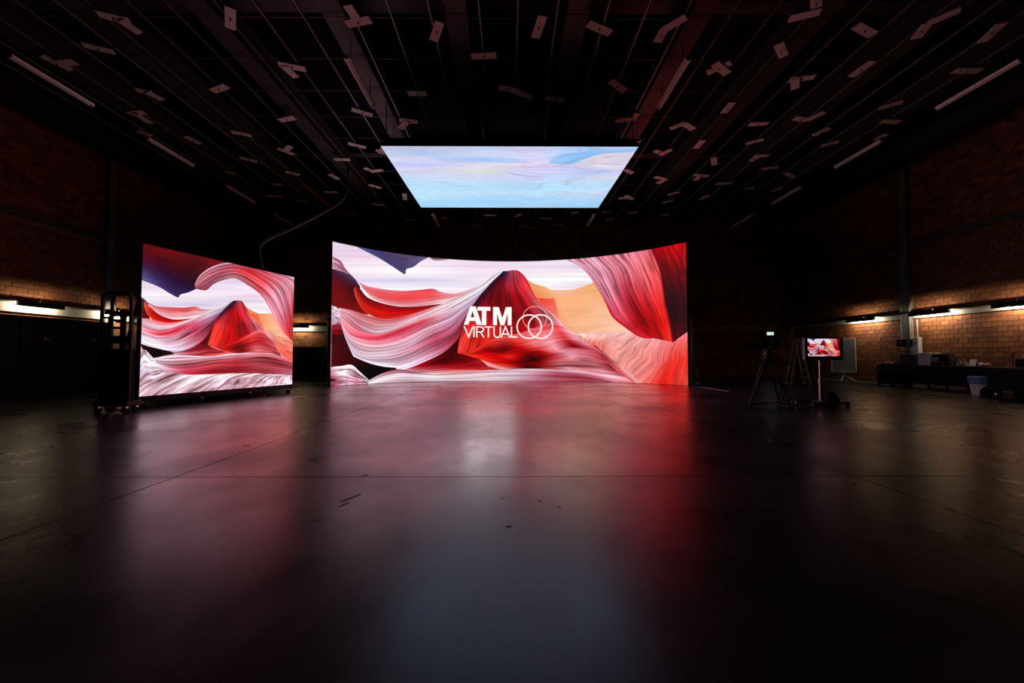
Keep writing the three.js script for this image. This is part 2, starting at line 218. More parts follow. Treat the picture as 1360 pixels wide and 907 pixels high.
{ // lettering and rings
  const g = mainCanvas.getContext('2d'), P = (x, y) => { const [u, v] = ledUv(600 + x / 9.067, 390 + y / 9.067); return [u * main.w, (1 - v) * main.h]; };
  const [ax, ay] = P(0, 0), [bx, by] = P(1000, 400), kx = (bx - ax) / 1000, ky = (by - ay) / 400;
  g.setTransform(kx, 0, 0, ky, ax, ay);
  g.fillStyle = g.strokeStyle = '#fdfff8'; g.lineJoin = 'miter';
  const poly = (...p) => { g.beginPath(); p.forEach(([x, y], i) => (i ? g.lineTo(x, y) : g.moveTo(x, y))); g.closePath(); g.fill(); };
  // A
  g.beginPath(); g.moveTo(146, 378); g.lineTo(222, 148); g.lineTo(288, 148); g.lineTo(360, 378); g.lineTo(298, 378); g.lineTo(284, 330); g.lineTo(212, 330); g.lineTo(198, 378); g.closePath();
  g.moveTo(226, 284); g.lineTo(271, 284); g.lineTo(249, 206); g.closePath(); g.fill('evenodd');
  poly([308, 152], [464, 152], [464, 200], [414, 200], [414, 380], [362, 380], [362, 200], [308, 200]);           // T
  poly([496, 380], [496, 152], [564, 152], [608, 292], [652, 152], [720, 152], [720, 380], [672, 380], [672, 232], [630, 380], [586, 380], [544, 232], [544, 380]); // M
  g.lineWidth = 15;
  const line = (...p) => { g.beginPath(); p.forEach(([x, y], i) => (i ? g.lineTo(x, y) : g.moveTo(x, y))); g.stroke(); };
  line([150, 396], [204, 530], [254, 396]); line([268, 394], [268, 532]);
  g.beginPath(); g.moveTo(300, 532); g.lineTo(300, 402); g.lineTo(345, 402); g.bezierCurveTo(392, 402, 392, 466, 345, 466); g.lineTo(300, 466); g.moveTo(345, 466); g.lineTo(386, 532); g.stroke();
  line([392, 402], [488, 402]); line([440, 402], [440, 532]);
  g.beginPath(); g.moveTo(508, 394); g.lineTo(508, 482); g.bezierCurveTo(508, 548, 584, 548, 584, 482); g.lineTo(584, 394); g.stroke();
  line([594, 534], [646, 398], [698, 534]); line([612, 490], [680, 490]); line([718, 394], [718, 527], [790, 527]);
  g.lineWidth = 11; g.strokeStyle = '#f88a88'; g.beginPath(); g.arc(1000, 290, 144, 0, 7); g.stroke();
  g.lineWidth = 17; g.strokeStyle = '#fff6ec'; g.beginPath(); g.arc(932, 398, 146, 0, 7); g.stroke(); g.beginPath(); g.arc(1068, 398, 146, 0, 7); g.stroke();
  g.setTransform(1, 0, 0, 1, 0, 0);
}
// mobile screen
const SIDE = { a: V(-7.24, 0, -7.8), b: V(-6.12, 0, -11.2), y0: 0.25, y1: 3.25 };
{ const lo = onZ(185.3, 472, -7.8), hi = onZ(388.6, 472, -11.2); SIDE.a.x = lo.x; SIDE.b.x = hi.x; }
SIDE.w = SIDE.a.distanceTo(SIDE.b);
SIDE.n = V(SIDE.a.z - SIDE.b.z, 0, SIDE.b.x - SIDE.a.x).normalize();   // faces the stage
const sideUv = (px, py) => { const d = rayOf(px, py), k = SIDE.a.clone().sub(camera.position).dot(SIDE.n) / d.dot(SIDE.n), p = camera.position.clone().addScaledVector(d, k); return [V().subVectors(p, SIDE.a).setY(0).dot(V().subVectors(SIDE.b, SIDE.a)) / SIDE.w ** 2, (p.y - SIDE.y0) / (SIDE.y1 - SIDE.y0)]; };
const side = new Picture(960, 820, sideUv, [100, 300, 3.4875]);
{
  const B = (...a) => side.band(...a), hz = (y) => [[280, y], [520, y], [760, y], [1020, y]];
  B([hz(40), hz(250), hz(290), hz(330), hz(365), hz(400), hz(820)], [['f0dcea', 'f0dcea'], ['ecd4ea', 'f0e0ee', 'e0d0ea', 'f0e4f2'], ['f0e0f0', 'ecd8ea', 'f4e8f4', 'fbf6fa'], ['fbf4fa', 'f4e8f4', 'ecd8ea', 'ffffff'], ['e4dcf0', 'd8d0e8', 'f0e4f0', 'fdfbfd'], ['ffffff', 'fff8fa', 'ffffff', 'd8c8e0'], ['e08080', 'e08080']], 50, 0.04);
  B([[[305, 70], [420, 96], [540, 124], [690, 160]], [[303, 130], [400, 160], [500, 190], [640, 180]], [[301, 190], [400, 222], [480, 258], [590, 232]], [[300, 248], [390, 284], [440, 314], [478, 331], [486, 319], [520, 309], [565, 288], [590, 262]]],
    [['6a0a20', '7a0818', '6a0410', '8a1018'], ['6a1438', '5a0828', '500414', '700814'], ['504060', '40284c', '3a2040', '480818'], ['7878ac', '58507c', '484468', '383054', '301828']], 24, 0.11);
  B([[[620, 140], [720, 162], [800, 182]], [[600, 240], [700, 200], [800, 200]]], [['8a1018', '7a0c14', '5a0810'], ['6a0814', '7a1018', '6a1018']], 13, 0.28);
  B([[[785, 372], [830, 398], [850, 405], [900, 405], [950, 395]], [[850, 480], [900, 515], [960, 530], [1010, 540]]], [['e89068', 'ec9468', 'f4b090', 'f8b890'], ['f49878', 'f8b898', 'f8c0a0', 'f8b8a0']], 24, 0.03);
  B([[[810, 405], [845, 410]], [[860, 470], [880, 490]]], [['ec6850', 'f07058'], ['f08068', 'f49078']], 10, 0.06);
  B([[[300, 328], [318, 338], [338, 360]], [[296, 430], [312, 432], [345, 432]]], [['4a3858', '5a4058', '4a3040'], ['8a0a10', '700808', '600808']], 13, 0.13);
  B([[[333, 352], [370, 370], [430, 375], [500, 378], [560, 374], [580, 383], [640, 385], [700, 366]], [[346, 372], [375, 402], [430, 424], [500, 426], [560, 416], [640, 400], [700, 374]]], [['c89098', 'd87078', 'e05a5c', 'e06060', 'e0a0a8', 'e8d0d8', 'e0d0dc'], ['f0c8cc', 'f0b8bc', 'f0c0c4', 'f4d8dc', 'ecd8e0']], 21, 0.17);
  B([[[320, 350], [350, 378], [385, 408], [450, 432], [520, 430], [585, 418]], [[318, 372], [335, 412], [370, 440], [430, 452], [500, 440], [585, 422]]], [['e07060', 'a01c10', '900c08', '8a0a08', '7a0a0a', '5a0808'], ['e06858', 'd84830', 'd83818', 'd83818', 'c03028', 'b04848']], 14, 0.13);
  B([[[430, 570], [520, 558], [590, 515], [640, 470]], [[450, 598], [540, 604], [640, 602], [740, 600]]], [['c8a0b4', '801828', '500a18', '380410'], ['e0c0cc', 'd87880', 'e05858', 'e87878']], 21, 0.35);
  B([[[296, 426], [340, 430], [385, 440], [440, 448], [520, 434], [600, 406], [680, 374], [722, 350]], [[296, 440], [335, 455], [380, 470], [430, 468], [520, 440], [610, 405], [680, 380], [724, 350]], [[296, 470], [330, 485], [380, 497], [440, 490], [520, 455], [610, 415], [690, 380], [727, 350]], [[295, 500], [330, 510], [390, 525], [460, 515], [540, 475], [620, 430], [690, 390], [730, 350]], [[294, 522], [312, 546], [360, 562], [440, 582], [520, 572], [590, 532], [640, 470], [680, 410], [735, 350]]],
    [['f0a0a8', 'e87078', 'e87078', 'e8a0a8', 'f0d0d8', 'e8d8e0', 'd8c8d4'], ['e8b8c4', 'f4e8f4', 'f0d0d8', 'f4dce4', 'f8f0f4', 'e8e0ec', 'd0c8d8'], ['f0b0b8', 'd84858', 'c83c50', 'd07888', 'd4b8c8', 'c0b0c4', 'a898b4'], ['e8d0e0', 'ecc8d8', 'd890a0', 'c05068', 'b08098', 'a894b0', '6c5878'], ['e0d4e8', 'e4d8ec', 'd8c8dc', 'b06878', '6a1828', '4c1428', '402040']], 50, 0.28);
  B([[[300, 545], [360, 563], [445, 582]], [[312, 572], [360, 616], [400, 604], [460, 594]]], [['481014', '280406', '200204'], ['380608', '180204', '4a0c10']], 10, 0.13);
  B([[[733, 346], [690, 385], [655, 430], [638, 470], [622, 520], [613, 550]], [[745, 346], [715, 390], [690, 430], [685, 470], [660, 520], [635, 556]], [[752, 345], [730, 400], [725, 450], [720, 500], [690, 570]], [[758, 345], [760, 400], [770, 450], [780, 500], [750, 585]], [[772, 347], [792, 378], [815, 420], [860, 465], [895, 510], [950, 590]]],
    [['302840', '3a2840', '401c30', 'd04040', 'e85048', 'e86860'], ['403048', '601830', 'c04048', 'e04c48', 'e8483c', 'e85048'], ['604058', 'a82028', 'a01018', 'b01818', 'd83830'], ['c05060', 'c83038', '901018', 'b01c20', 'e85048'], ['903840', 'd05058', 'f090a0', 'f0a0b0', 'e07080', 'd06070']], 29, 0.25);
  B([[[613, 546], [670, 560], [740, 538], [800, 505], [860, 480], [905, 512]], [[618, 552], [690, 572], [750, 560], [800, 545], [860, 530], [925, 552]], [[640, 565], [700, 584], [750, 590], [800, 586], [870, 582], [955, 606]]], [['f07060', 'e04038', 'd83830', 'e85858', 'e87078', 'e8a0a8'], ['f07868', 'b82018', '5a0a0c', 'c03838', 'b83840', 'c86870'], ['f0a0a0', 'f08880', '8a1418', 'e89098', 'e88088', 'c05058']], 32, 0.28);
  B([[[872, 478], [940, 505], [1012, 530]], [[905, 512], [955, 550], [1012, 570]], [[940, 585], [975, 610], [1012, 630]]], [['f8c0a8', 'f8b8a0', 'f0a090'], ['f0a090', 'f08070', 'f08878'], ['e87068', 'f07060', 'f06850']], 27, 0.17);
  B([[[552, 272], [575, 230], [640, 186], [730, 168], [820, 184], [920, 214], [1030, 262], [1024, 400], [1022, 536]], [[556, 280], [600, 240], [680, 205], [760, 200], [850, 235], [930, 300], [970, 390], [985, 460], [1004, 532]], [[553, 290], [605, 298], [640, 270], [690, 250], [740, 243], [800, 275], [860, 320], [905, 390], [930, 440], [960, 490], [1000, 528]]],
    [['c89098', 'd0a0ac', 'c08890', 'b06070', 'c88090', 'd890a0', 'b03840', '981c24', 'c83030'], ['c88890', 'b87080', 'b85868', 'd84040', 'e06068', 'd898a8', 'd890a0', 'd05868', 'd83838'], ['a05060', 'a86878', 'd8a8b8', 'd890a0', 'd86068', 'd88898', 'd88090', 'e07078', 'd84040']], 42, 0.40);
  B([[[360, 612], [430, 604], [520, 600], [620, 604], [720, 592], [820, 590], [900, 595], [1012, 625]], [[375, 632], [450, 655], [540, 650], [640, 630], [760, 620], [880, 610], [1012, 645]], [[395, 668], [480, 698], [560, 697], [680, 692], [800, 690], [900, 692], [1012, 700]]],
    [['e8dce8', 'e0c8d4', 'e8c8d4', 'ecd0d8', 'e8b0bc', 'e09098', 'd88890', 'e07880'], ['d8b8c4', 'b05868', 'b05860', 'a84850', 'b06068', 'a84850', 'b05860'], ['e0c0d0', 'a83848', '8a2028', '8a2830', 'a04048', 'b06070', 'c08090']], 29, 0.35);
  B([[[288, 580], [320, 574], [352, 602], [388, 650]], [[286, 680], [340, 655], [400, 662], [440, 688]], [[284, 795], [400, 722], [500, 692], [560, 690]], [[420, 800], [560, 722], [640, 690], [700, 684]], [[600, 790], [720, 712], [800, 682]], [[800, 775], [900, 705], [960, 688]], [[1016, 760], [1014, 718], [1014, 694]]],
    [['e0d4e0', 'e8e0ec', 'e8dce8'], ['c8a8b8', 'e4d0dc', 'e0c0d0'], ['e0b8c8', 'e8ccd8', 'e8d0dc'], ['d8a8b8', 'ecd8e0', 'f0e0e8'], ['e0b8c8', 'e0b8c8', 'e8d0dc'], ['dcb0c0', 'e0b8c4', 'e8c8d4'], ['d8a8b8', 'd8b0c0', 'e0b8c8']], 77, 0.38);
}
const sideCanvas = side.canvas();
// overhead sky panel, tilted a little
const SKY = [[507, 186, 6.067], [849, 186, 6.067], [795.5, 281, 5.924], [559.5, 281, 5.924]].map(([x, y, h]) => onY(x, y, h));
{ const hw = (SKY[1].x - SKY[0].x + SKY[2].x - SKY[3].x) / 4; for (const i of [0, 3]) SKY[i].x = -hw; for (const i of [1, 2]) SKY[i].x = hw; SKY[1].z = SKY[0].z; SKY[2].z = SKY[3].z; }
const skyUv = (px, py) => { const n = V().crossVectors(V().subVectors(SKY[1], SKY[0]), V().subVectors(SKY[3], SKY[0])), d = rayOf(px, py), k = SKY[0].clone().sub(camera.position).dot(n) / d.dot(n), p = camera.position.clone().addScaledVector(d, k); return [(p.x - SKY[0].x) / (SKY[1].x - SKY[0].x), (p.z - SKY[0].z) / (SKY[3].z - SKY[0].z)]; };
const skyPic = new Picture(1200, 840, skyUv, [480, 160, 3.4], 1.12, 1.0);
{
  const B = (...a) => skyPic.band(...a), hz = (y) => [[20, y], [300, y], [680, y], [1000, y], [1320, y]];
  B([60, 85, 130, 160, 185, 215, 250, 300, 340, 380, 412, 440].map(hz), [['c0c4dc', 'b8c4e0'], ['c0c4dc', 'c4c4d8', 'b8c8e8', 'c4ccec', 'a8c4ec', 'b8c8e4'], ['ccd0e4', 'a8c4ec', 'c8d0ea', 'ccd0ec', '90c0ec', 'd0d0e4'], ['d4d4e8', 'd4d4ea', 'b0ccf0', 'd4d0ec', '98c8f0', 'd4d4e6'], ['c0c8ec', 'b4c0ec', 'd4d0e0', 'd8d0e8', 'd0d0ea', 'd8d8ea'], ['d4d4ec', 'd0d0ec', 'd8dcd8', 'd0c8ec', 'b4c0ec', 'c4cce8'],
    ['bcdcf0', 'c8d8f0', 'ccd8f0', 'c8d0f0', 'ccd8f0', 'd8e0ee'], ['a8dcf4', 'b0dcf4', 'b4dcf4', 'a8d8f4', 'b4dcf2', 'a8d8f2'], ['b4dcf2', 'bce0f4', 'b8dcf2', 'b4d8f2', 'c4dcf0', 'c4dcf0'], ['b0daf2', 'a8d4f0', '98ccf0', 'a0d0f2', 'a0d0f2', '88ccf2'], ['b4daf0', '98ccf0', 'a8d4f2', 'a8d4f2', '8cc8f0', '70c0f0'], ['98ccf0', '78c4f0']], 42, 0.035, 4);
  B([[[850, 165], [900, 130], [1000, 118], [1250, 100]], [[850, 180], [940, 186], [1010, 158], [1080, 132], [1250, 118]]], [['a0c8ee', '88c0ec', '9cc0ea'], ['98c8f0', '80bcec', 'a8c4ea']], 10, 0.05);
  B([[[955, 186], [1010, 156], [1080, 131], [1250, 122]], [[960, 190], [1050, 207], [1140, 217], [1210, 205]]], [['d0cce0', 'd8d4e2', 'd4d0e2'], ['d0d0ea', 'd4d8ea', 'd4d4e8']], 10, 0.05);
  B([[[700, 200], [900, 190], [1000, 204], [1140, 215]], [[640, 235], [760, 281], [900, 266], [1040, 241], [1140, 219]]], [['d4ccec', 'c8c8ee', 'b0c0ec'], ['c8d4f0', 'b8d0f2', 'b0c4ee']], 12, 0.06);
  B([[[250, 140], [400, 148], [560, 150], [700, 152]], [[250, 150], [420, 166], [580, 172], [780, 176]]], [['c8d0ec', 'b0c8f0', '9cc4f0', 'b8ccee'], ['d0d4ec', 'a8c8f0', '98c4f0', 'c8ccec']], 8, 0.06);
}
const skyCanvas = skyPic.canvas();

// ------------------------------------------------------------------ the hall
const XL = -12.9, XR = 13.5, ZB = -18.8, ZF = 7, TOP = 8.2;
const concreteTex = dataTex(1024, 1024, (u, v) => {
  const a = fbm(u * 6, v * 6, 5), b = fbm(u * 40 + 5, v * 40, 3), c = fbm(u * 3 + 20, v * 14, 4);
  const k = 0.62 + 0.5 * (a - 0.5) + 0.22 * (b - 0.5) + 0.25 * (c - 0.5); return [k, k * 0.985, k * 0.98];
});
const roughTex = dataTex(1024, 1024, (u, v) => { const a = fbm(u * 9 + 3, v * 9 + 8, 5), b = fbm(u * 60, v * 22, 3), c = fbm(u * 3, v * 3 + 4, 3); return 0.5 + 0.3 * (a - 0.47) + 0.1 * (b - 0.45) + 0.2 * (c - 0.45); });
const bumpTex = dataTex(1024, 1024, (u, v) => 0.5 + 0.6 * (fbm(u * 14 + 9, v * 14, 4) - 0.47) + 0.12 * (fbm(u * 120, v * 120, 2) - 0.4));
for (const t of [concreteTex, roughTex, bumpTex]) { t.wrapS = t.wrapT = THREE.MirroredRepeatWrapping; }
const floorMat = new THREE.MeshPhysicalMaterial({ color: lin(0.05, 0.046, 0.052), map: concreteTex, roughness: 0.64, roughnessMap: roughTex, bumpMap: bumpTex, bumpScale: 0.0012, ior: 1.4 });
const floor = new THREE.Group(); floor.name = 'floor'; scene.add(floor); floor.userData = { kind: 'structure', label: 'dark polished concrete floor with thin saw-cut joints', category: 'floor' };
{
  const jz = onY(680, 633, 0).z, jx = onY(391, 576, 0).x, gap = 0.012, xs = [XL - 0.3, jx, 3.0, XR + 0.3], zs = [ZB - 0.3, jz, ZF + 0.3];
  for (let i = 0; i < 3; i++) for (let j = 0; j < 2; j++) {
    const x0 = xs[i] + (i ? gap / 2 : 0), x1 = xs[i + 1] - (i < 2 ? gap / 2 : 0), z0 = zs[j] + (j ? gap / 2 : 0), z1 = zs[j + 1] - (j < 1 ? gap / 2 : 0);
    const g = new THREE.BoxGeometry(x1 - x0, 0.15, z1 - z0), p = g.attributes.position, uv = g.attributes.uv; g.translate((x0 + x1) / 2, -0.075, (z0 + z1) / 2);
    for (let k = 0; k < p.count; k++) uv.setXY(k, p.getX(k) / 6, p.getZ(k) / 6);
    part('floor_slab', g, floorMat, floor);
  }
  part('subfloor', box(XR - XL + 0.6, 0.1, ZF - ZB + 0.6, (XL + XR) / 2, -0.2, (ZB + ZF) / 2), M.deck, floor);
}
const brickTex = dataTex(256, 128, (u, v) => { const k = 0.75 + 0.5 * (fbm(u * 10, v * 5, 4) - 0.4) - 0.5 * Math.max(0, noise(u * 40 + 7, v * 20) - 0.78); return [k, k * (0.92 + 0.12 * fbm(u * 4, v * 4 + 9, 2)), k * 0.9]; });
const brickMats = [[0.24, 0.082, 0.026], [0.2, 0.066, 0.021], [0.28, 0.1, 0.032], [0.175, 0.056, 0.019]].map((c) => std(lin(...c), 0.85, 0, { map: brickTex }));
// walls beyond the built bricks: the same blocks as colour
const wallTex = dataTex(1024, 1024, (u, v) => {   // 2.88 m x 2.982 m: 12 blocks by 21 courses
  const row = Math.floor(v * 21), fx = (u * 12 + (row % 2) * 0.5) % 1, fy = (v * 21) % 1, id = hash(Math.floor((u * 12 + (row % 2) * 0.5) % 12), row), joint = fx < 0.035 || fy < 0.055;
  if (joint) return [0.62, 0.58, 0.52]; const k = 0.72 + 0.3 * (id - 0.5) + 0.35 * (fbm(u * 60, v * 60, 3) - 0.45); return [k, k * 0.68, k * 0.48];
}, true);
const wallMat = (w, h) => { const t = wallTex.clone(); t.repeat.set(w / 2.88, h / 2.982); t.needsUpdate = true; return std(lin(0.42, 0.36, 0.24), 0.9, 0, { map: t }); };
const wallB = struct('wall_back', box(XR - XL + 0.6, TOP, 0.3, (XL + XR) / 2, TOP / 2, ZB - 0.15), wallMat(27, TOP), 'dim brick wall behind the large curved screen', 'wall');
const wallF = struct('wall_front', box(XR - XL + 0.6, TOP, 0.3, (XL + XR) / 2, TOP / 2, ZF + 0.15), M.deck, 'dark wall closing the hall opposite the curved screen', 'wall');
const LEN = ZF - ZB, MIDZ = (ZF + ZB) / 2;
const wallL = struct('wall_left', box(0.3, TOP, LEN, XL - 0.15, TOP / 2, MIDZ), M.mortar, 'orange block wall with dark cabinets along its foot', 'wall');
const wallR = struct('wall_right', box(0.3, TOP, LEN, XR + 0.15, TOP / 2, MIDZ), M.mortar, 'orange brick wall lit by shielded strip lamps above the coffee table', 'wall');
const BR = { w: 0.24, h: 0.142, j: 0.012, d: 0.03 };
const brickGeo = [0, 1, 2].map((k) => box(BR.d + 0.003 * k, BR.h - BR.j, BR.w - BR.j));
function courses(wall, x, inward, z0, z1, y0, y1, most) {
  const list = [];
  for (let r = Math.floor(y0 / BR.h); (r + 1) * BR.h <= y1 + 1e-6; r++) for (let z = z0 - (r % 2) * BR.w / 2; z > z1 + BR.w / 2; z -= BR.w) list.push([r * BR.h + BR.h / 2, z - BR.w / 2]);
  const near = list.map((b, i) => [b, i]).sort((a, b) => (b[0][1] - a[0][1]) || (a[1] - b[1])), stuff = [[], [], [], []];
  near.forEach(([[y, z]], n) => {
    const g = brickGeo[Math.floor(rnd() * 3)], m = Math.floor(rnd() * 4);
    if (n < most) { const b = part('brick', g, brickMats[m], wall); b.position.set(x - wall.position.x, y, z); } else stuff[m].push(g.clone().translate(x, y, z));
  });
  stuff.forEach((s, m) => { if (s.length) { const p = part('brick_courses', s, brickMats[m], wall); p.userData.kind = 'stuff'; } });
}
courses(wallR, XR, -1, -10.2, ZB, 0, 2.28, 296);
courses(wallL, XL, 1, -9.6, ZB, 2.47, 4.6, 200);
{ // plain upper and unseen stretches of the block walls, one skin of merged blocks
  const up = (wall, x, zz, y0, y1, z0 = ZB) => { const t = wallMat(zz - z0, y1 - y0), g = new THREE.BoxGeometry(BR.d, y1 - y0, zz - z0); const p = part('block_facing', g.translate(x, (y0 + y1) / 2, (zz + z0) / 2), t, wall); p.userData.kind = 'stuff'; };
  up(wallR, XR, ZF, 4.9, TOP - 0.1); up(wallR, XR, ZF, 0, 4.7, -10.07); up(wallL, XL, ZF, 4.9, TOP - 0.1); up(wallL, XL, ZF, 0, 4.7, -9.47); up(wallL, XL, -9.47, 0, 2.2);
}
courses(wallR, XR, -1, -10.2, ZB, 2.47, 4.7, 0);
// ledge beams, upper ring beams, columns, kerbs
const ledgeGeo = (len, h = 0.24) => [box(0.08, h, len, 0.04, 2.42 - h / 2, 0), box(0.2, 0.025, len, 0.1, 2.435, 0)];
function ledge(n, x, dir, label) { const gs = ledgeGeo(LEN, dir < 0 ? 0.14 : 0.24).map((g) => { if (dir < 0) g.rotateY(Math.PI); return g.translate(x, 0, MIDZ); }); return struct('trim_' + n, gs, M.steelWhite, label, 'beam'); }
ledge(1, XL + 0.015, 1, 'pale steel ledge beam along the cabinet wall'); ledge(2, XR - 0.015, -1, 'pale steel ledge beam above the coffee table wall');
struct('trim_3', ledgeGeo(XR - XL).map((g) => g.rotateY(-Math.PI / 2).translate((XL + XR) / 2, 0, ZB)), M.steelWhite, 'pale steel ledge beam across the back wall', 'beam');
struct('trim_4', box(0.08, 0.2, LEN, XL + 0.04, 4.8, MIDZ), M.concrete, 'dim concrete ring beam high above the cabinets', 'beam');
struct('trim_5', box(0.08, 0.2, LEN, XR - 0.04, 4.8, MIDZ), M.concrete, 'dim concrete ring beam high above the coffee table', 'beam');
struct('baseboard_left', box(0.12, 0.06, LEN, XL + 0.06, 0.03, MIDZ), M.kerb, 'low concrete kerb under the cabinets', 'kerb');
struct('baseboard_right', box(0.1, 0.07, LEN, XR - 0.05, 0.035, MIDZ), M.kerb, 'low concrete kerb along the brick wall', 'kerb');
for (const [x, dir, zs] of [[XL, 1, [-6.6, -12.75]], [XR, -1, [-7, -13.35]]]) for (const z of zs) {
  const c = struct(numbered('column'), [box(0.1, TOP, 0.3, x + dir * 0.07, TOP / 2, z), box(0.14, TOP, 0.02, x + dir * 0.09, TOP / 2, z - 0.15), box(0.14, TOP, 0.02, x + dir * 0.09, TOP / 2, z + 0.15)], M.column, dir > 0 ? 'pale steel column on the cabinet wall' : 'pale steel column on the lit brick wall', 'column');
  c.userData.group = dir > 0 ? 'columns of the cabinet wall' : 'columns of the brick wall';
}

// ------------------------------------------------------------------ ceiling
const CEIL = 7.1;
const ceiling = new THREE.Group(); ceiling.name = 'ceiling'; scene.add(ceiling); ceiling.userData = { kind: 'structure', label: 'black ceiling with steel joists, thin rails and cross rods', category: 'ceiling' };
part('deck', box(XR - XL + 0.6, 0.2, LEN + 0.6, (XL + XR) / 2, TOP + 0.1, MIDZ), M.deck, ceiling);
const joistGeo = mergeGeometries([box(0.4, 0.03, LEN, 0, CEIL + 0.1, MIDZ), box(0.04, 0.5, LEN, 0, CEIL + 0.36, MIDZ), box(0.4, 0.03, LEN, 0, CEIL + 0.62, MIDZ)]);
for (const x of [-12.0, -9.6, -7.65, -5.48, -3.17, -0.97, 1.22, 3.45, 5.66, 7.85, 10.05, 12.2]) part('joist', joistGeo, M.ceilingSteel, ceiling).position.x = x;
const girderGeo = mergeGeometries([box(XR - XL, 0.03, 0.3, (XL + XR) / 2, CEIL + 0.64, 0), box(XR - XL, 0.5, 0.03, (XL + XR) / 2, CEIL + 0.88, 0)]);
for (const z of [-1.7, -7.4, -13.1]) part('girder', girderGeo, M.ceilingSteel, ceiling).position.z = z;
const railGeo = box(0.018, 0.04, LEN - 0.4, 0, CEIL - 0.02, MIDZ);
const RAILS = [-1.73, -1.62, -1.51, -1.39, -1.28, -1.19, -1.077, -0.97, -0.83, -0.721, -0.606, -0.459, -0.347, -0.232, -0.088, 0.023, 0.137, 0.281, 0.395, 0.51, 0.646, 0.764, 0.877, 1.016, 1.137, 1.25, 1.38, 1.49, 1.6].map((k) => k * (CEIL - EYE));
for (const x of RAILS) part('rail', railGeo, M.rail, ceiling).position.x = x;
const rodGeo = new THREE.CylinderGeometry(0.008, 0.008, XR - XL - 0.1, 6).rotateZ(Math.PI / 2).translate((XL + XR) / 2, CEIL + 0.05, 0);
for (let z = -3; z > -18.4; z -= 1) part('cross_rod', rodGeo, M.rail, ceiling).position.z = z;

// white boards bolted flat under the rails; each entry: centre lines in the photograph, dropped onto the rail plane
const BOARDS = [
  [[129, 18, 172, 28], [160, 26, 186, 43]], [[109, 59, 151, 69]], [[55, 74, 95, 93], [78, 83, 99, 81]], [[184, 120, 200, 123], [195, 121, 216, 132]], [[172, 151, 191, 149], [180, 150, 200, 163]], [[182, 174, 201, 181]], [[306, 10, 306, 38]], [[282, 121, 301, 114]], [[307, 175, 334, 180]], [[245, 181, 266, 191]],
  [[460, 32, 492, 25.7], [461, 5, 474, 25]], [[584, 29, 576, 54]], [[626, 75, 659, 73]], [[370, 85, 406, 92], [377, 87, 394, 102]], [[542, 124, 567, 124]], [[467, 145, 495, 153]], [[371, 160, 391, 156]], [[530, 159, 555, 162], [541, 160, 531, 170]], [[462, 190, 486, 196]], [[663, 116, 682, 119], [680, 118, 706, 129]],
  [[721, 21, 711, 50]], [[781, 31, 811, 44]], [[873, 56, 883, 37], [882, 38, 911, 21]], [[811, 107, 830, 121]], [[725, 130, 749, 134]], [[817, 161, 842, 157], [840, 158, 846, 150]], [[939, 97, 971, 83], [949, 83, 966, 97]], [[973, 136, 961, 150]], [[890, 171, 910, 163], [908, 163, 921, 171]], [[934, 186, 924, 197]], [[995, 165, 1020, 164]], [[990, 191, 1014, 185]],
  [[1084, -5, 1084, 12], [1048, 24, 1090, 14]], [[1137, 34, 1160, 46]], [[1034, 58, 1041, 75]], [[1217, 51, 1233, 30], [1232, 30, 1276, 11]], [[1304, 56, 1332, 30]], [[1130, 102, 1160, 81]], [[1049, 106, 1082, 102], [1056, 104, 1056, 117]], [[1055, 157, 1072, 159], [1071, 159, 1095, 148]], [[1167, 144, 1199, 135]], [[1268, 94, 1302, 94]], [[1171, 161, 1195, 162]], [[1080, 180, 1102, 170]], [[1090, 194, 1114, 188]], [[1161, 186, 1179, 178]],
  [[318, 209, 342, 215]], [[369, 197, 390, 205], [378, 200, 386, 193]], [[379, 228, 398, 232]], [[437, 231, 449, 238]], [[444, 211.5, 465, 212]], [[484, 223, 495, 227], [492, 227, 508, 225]], [[490, 245, 506, 250]], [[430, 255, 448, 255]], [[494, 271, 511, 272.6]], [[457, 284, 473, 285]], [[539, 292, 553, 292]], [[537, 256, 538, 266]], [[300, 228, 312, 231]], [[361.5, 245, 373, 245]], [[354, 260, 377, 261]], [[395, 267, 407, 267]], [[500, 199, 513, 203], [505, 203, 511, 194]],
  [[869, 200, 881, 204], [876, 205, 892, 197.5]], [[830, 225, 840, 230]], [[870, 235, 885, 238], [885, 237, 873, 243]], [[948, 209, 949, 219]], [[922, 232, 941, 234], [923, 239, 930, 233]], [[822, 263, 841, 263], [831, 259, 841, 264]], [[952, 244, 972, 243]], [[887, 259, 902, 255]], [[880, 269.5, 894, 266]], [[930, 265, 942, 259]], [[997, 214, 1007, 208], [1002, 206, 1020, 206]], [[1012, 224, 1034, 222]], [[1044, 230, 1055, 236]], [[989, 251, 1002, 249.5]], [[1025, 254, 1039, 249]], [[834, 283, 847, 282]], [[805, 292.5, 815, 289]], [[801, 281, 809, 282]], [[877, 286, 889, 285]],
  [[627, 299, 641, 301]], [[643, 286, 658, 286]], [[685, 288, 692, 284]], [[718, 290, 733, 290]], [[688, 302, 700, 300]], [[735, 299, 748, 298]], [[759, 283.5, 768, 282]], [[588, 288, 593, 291]],
];
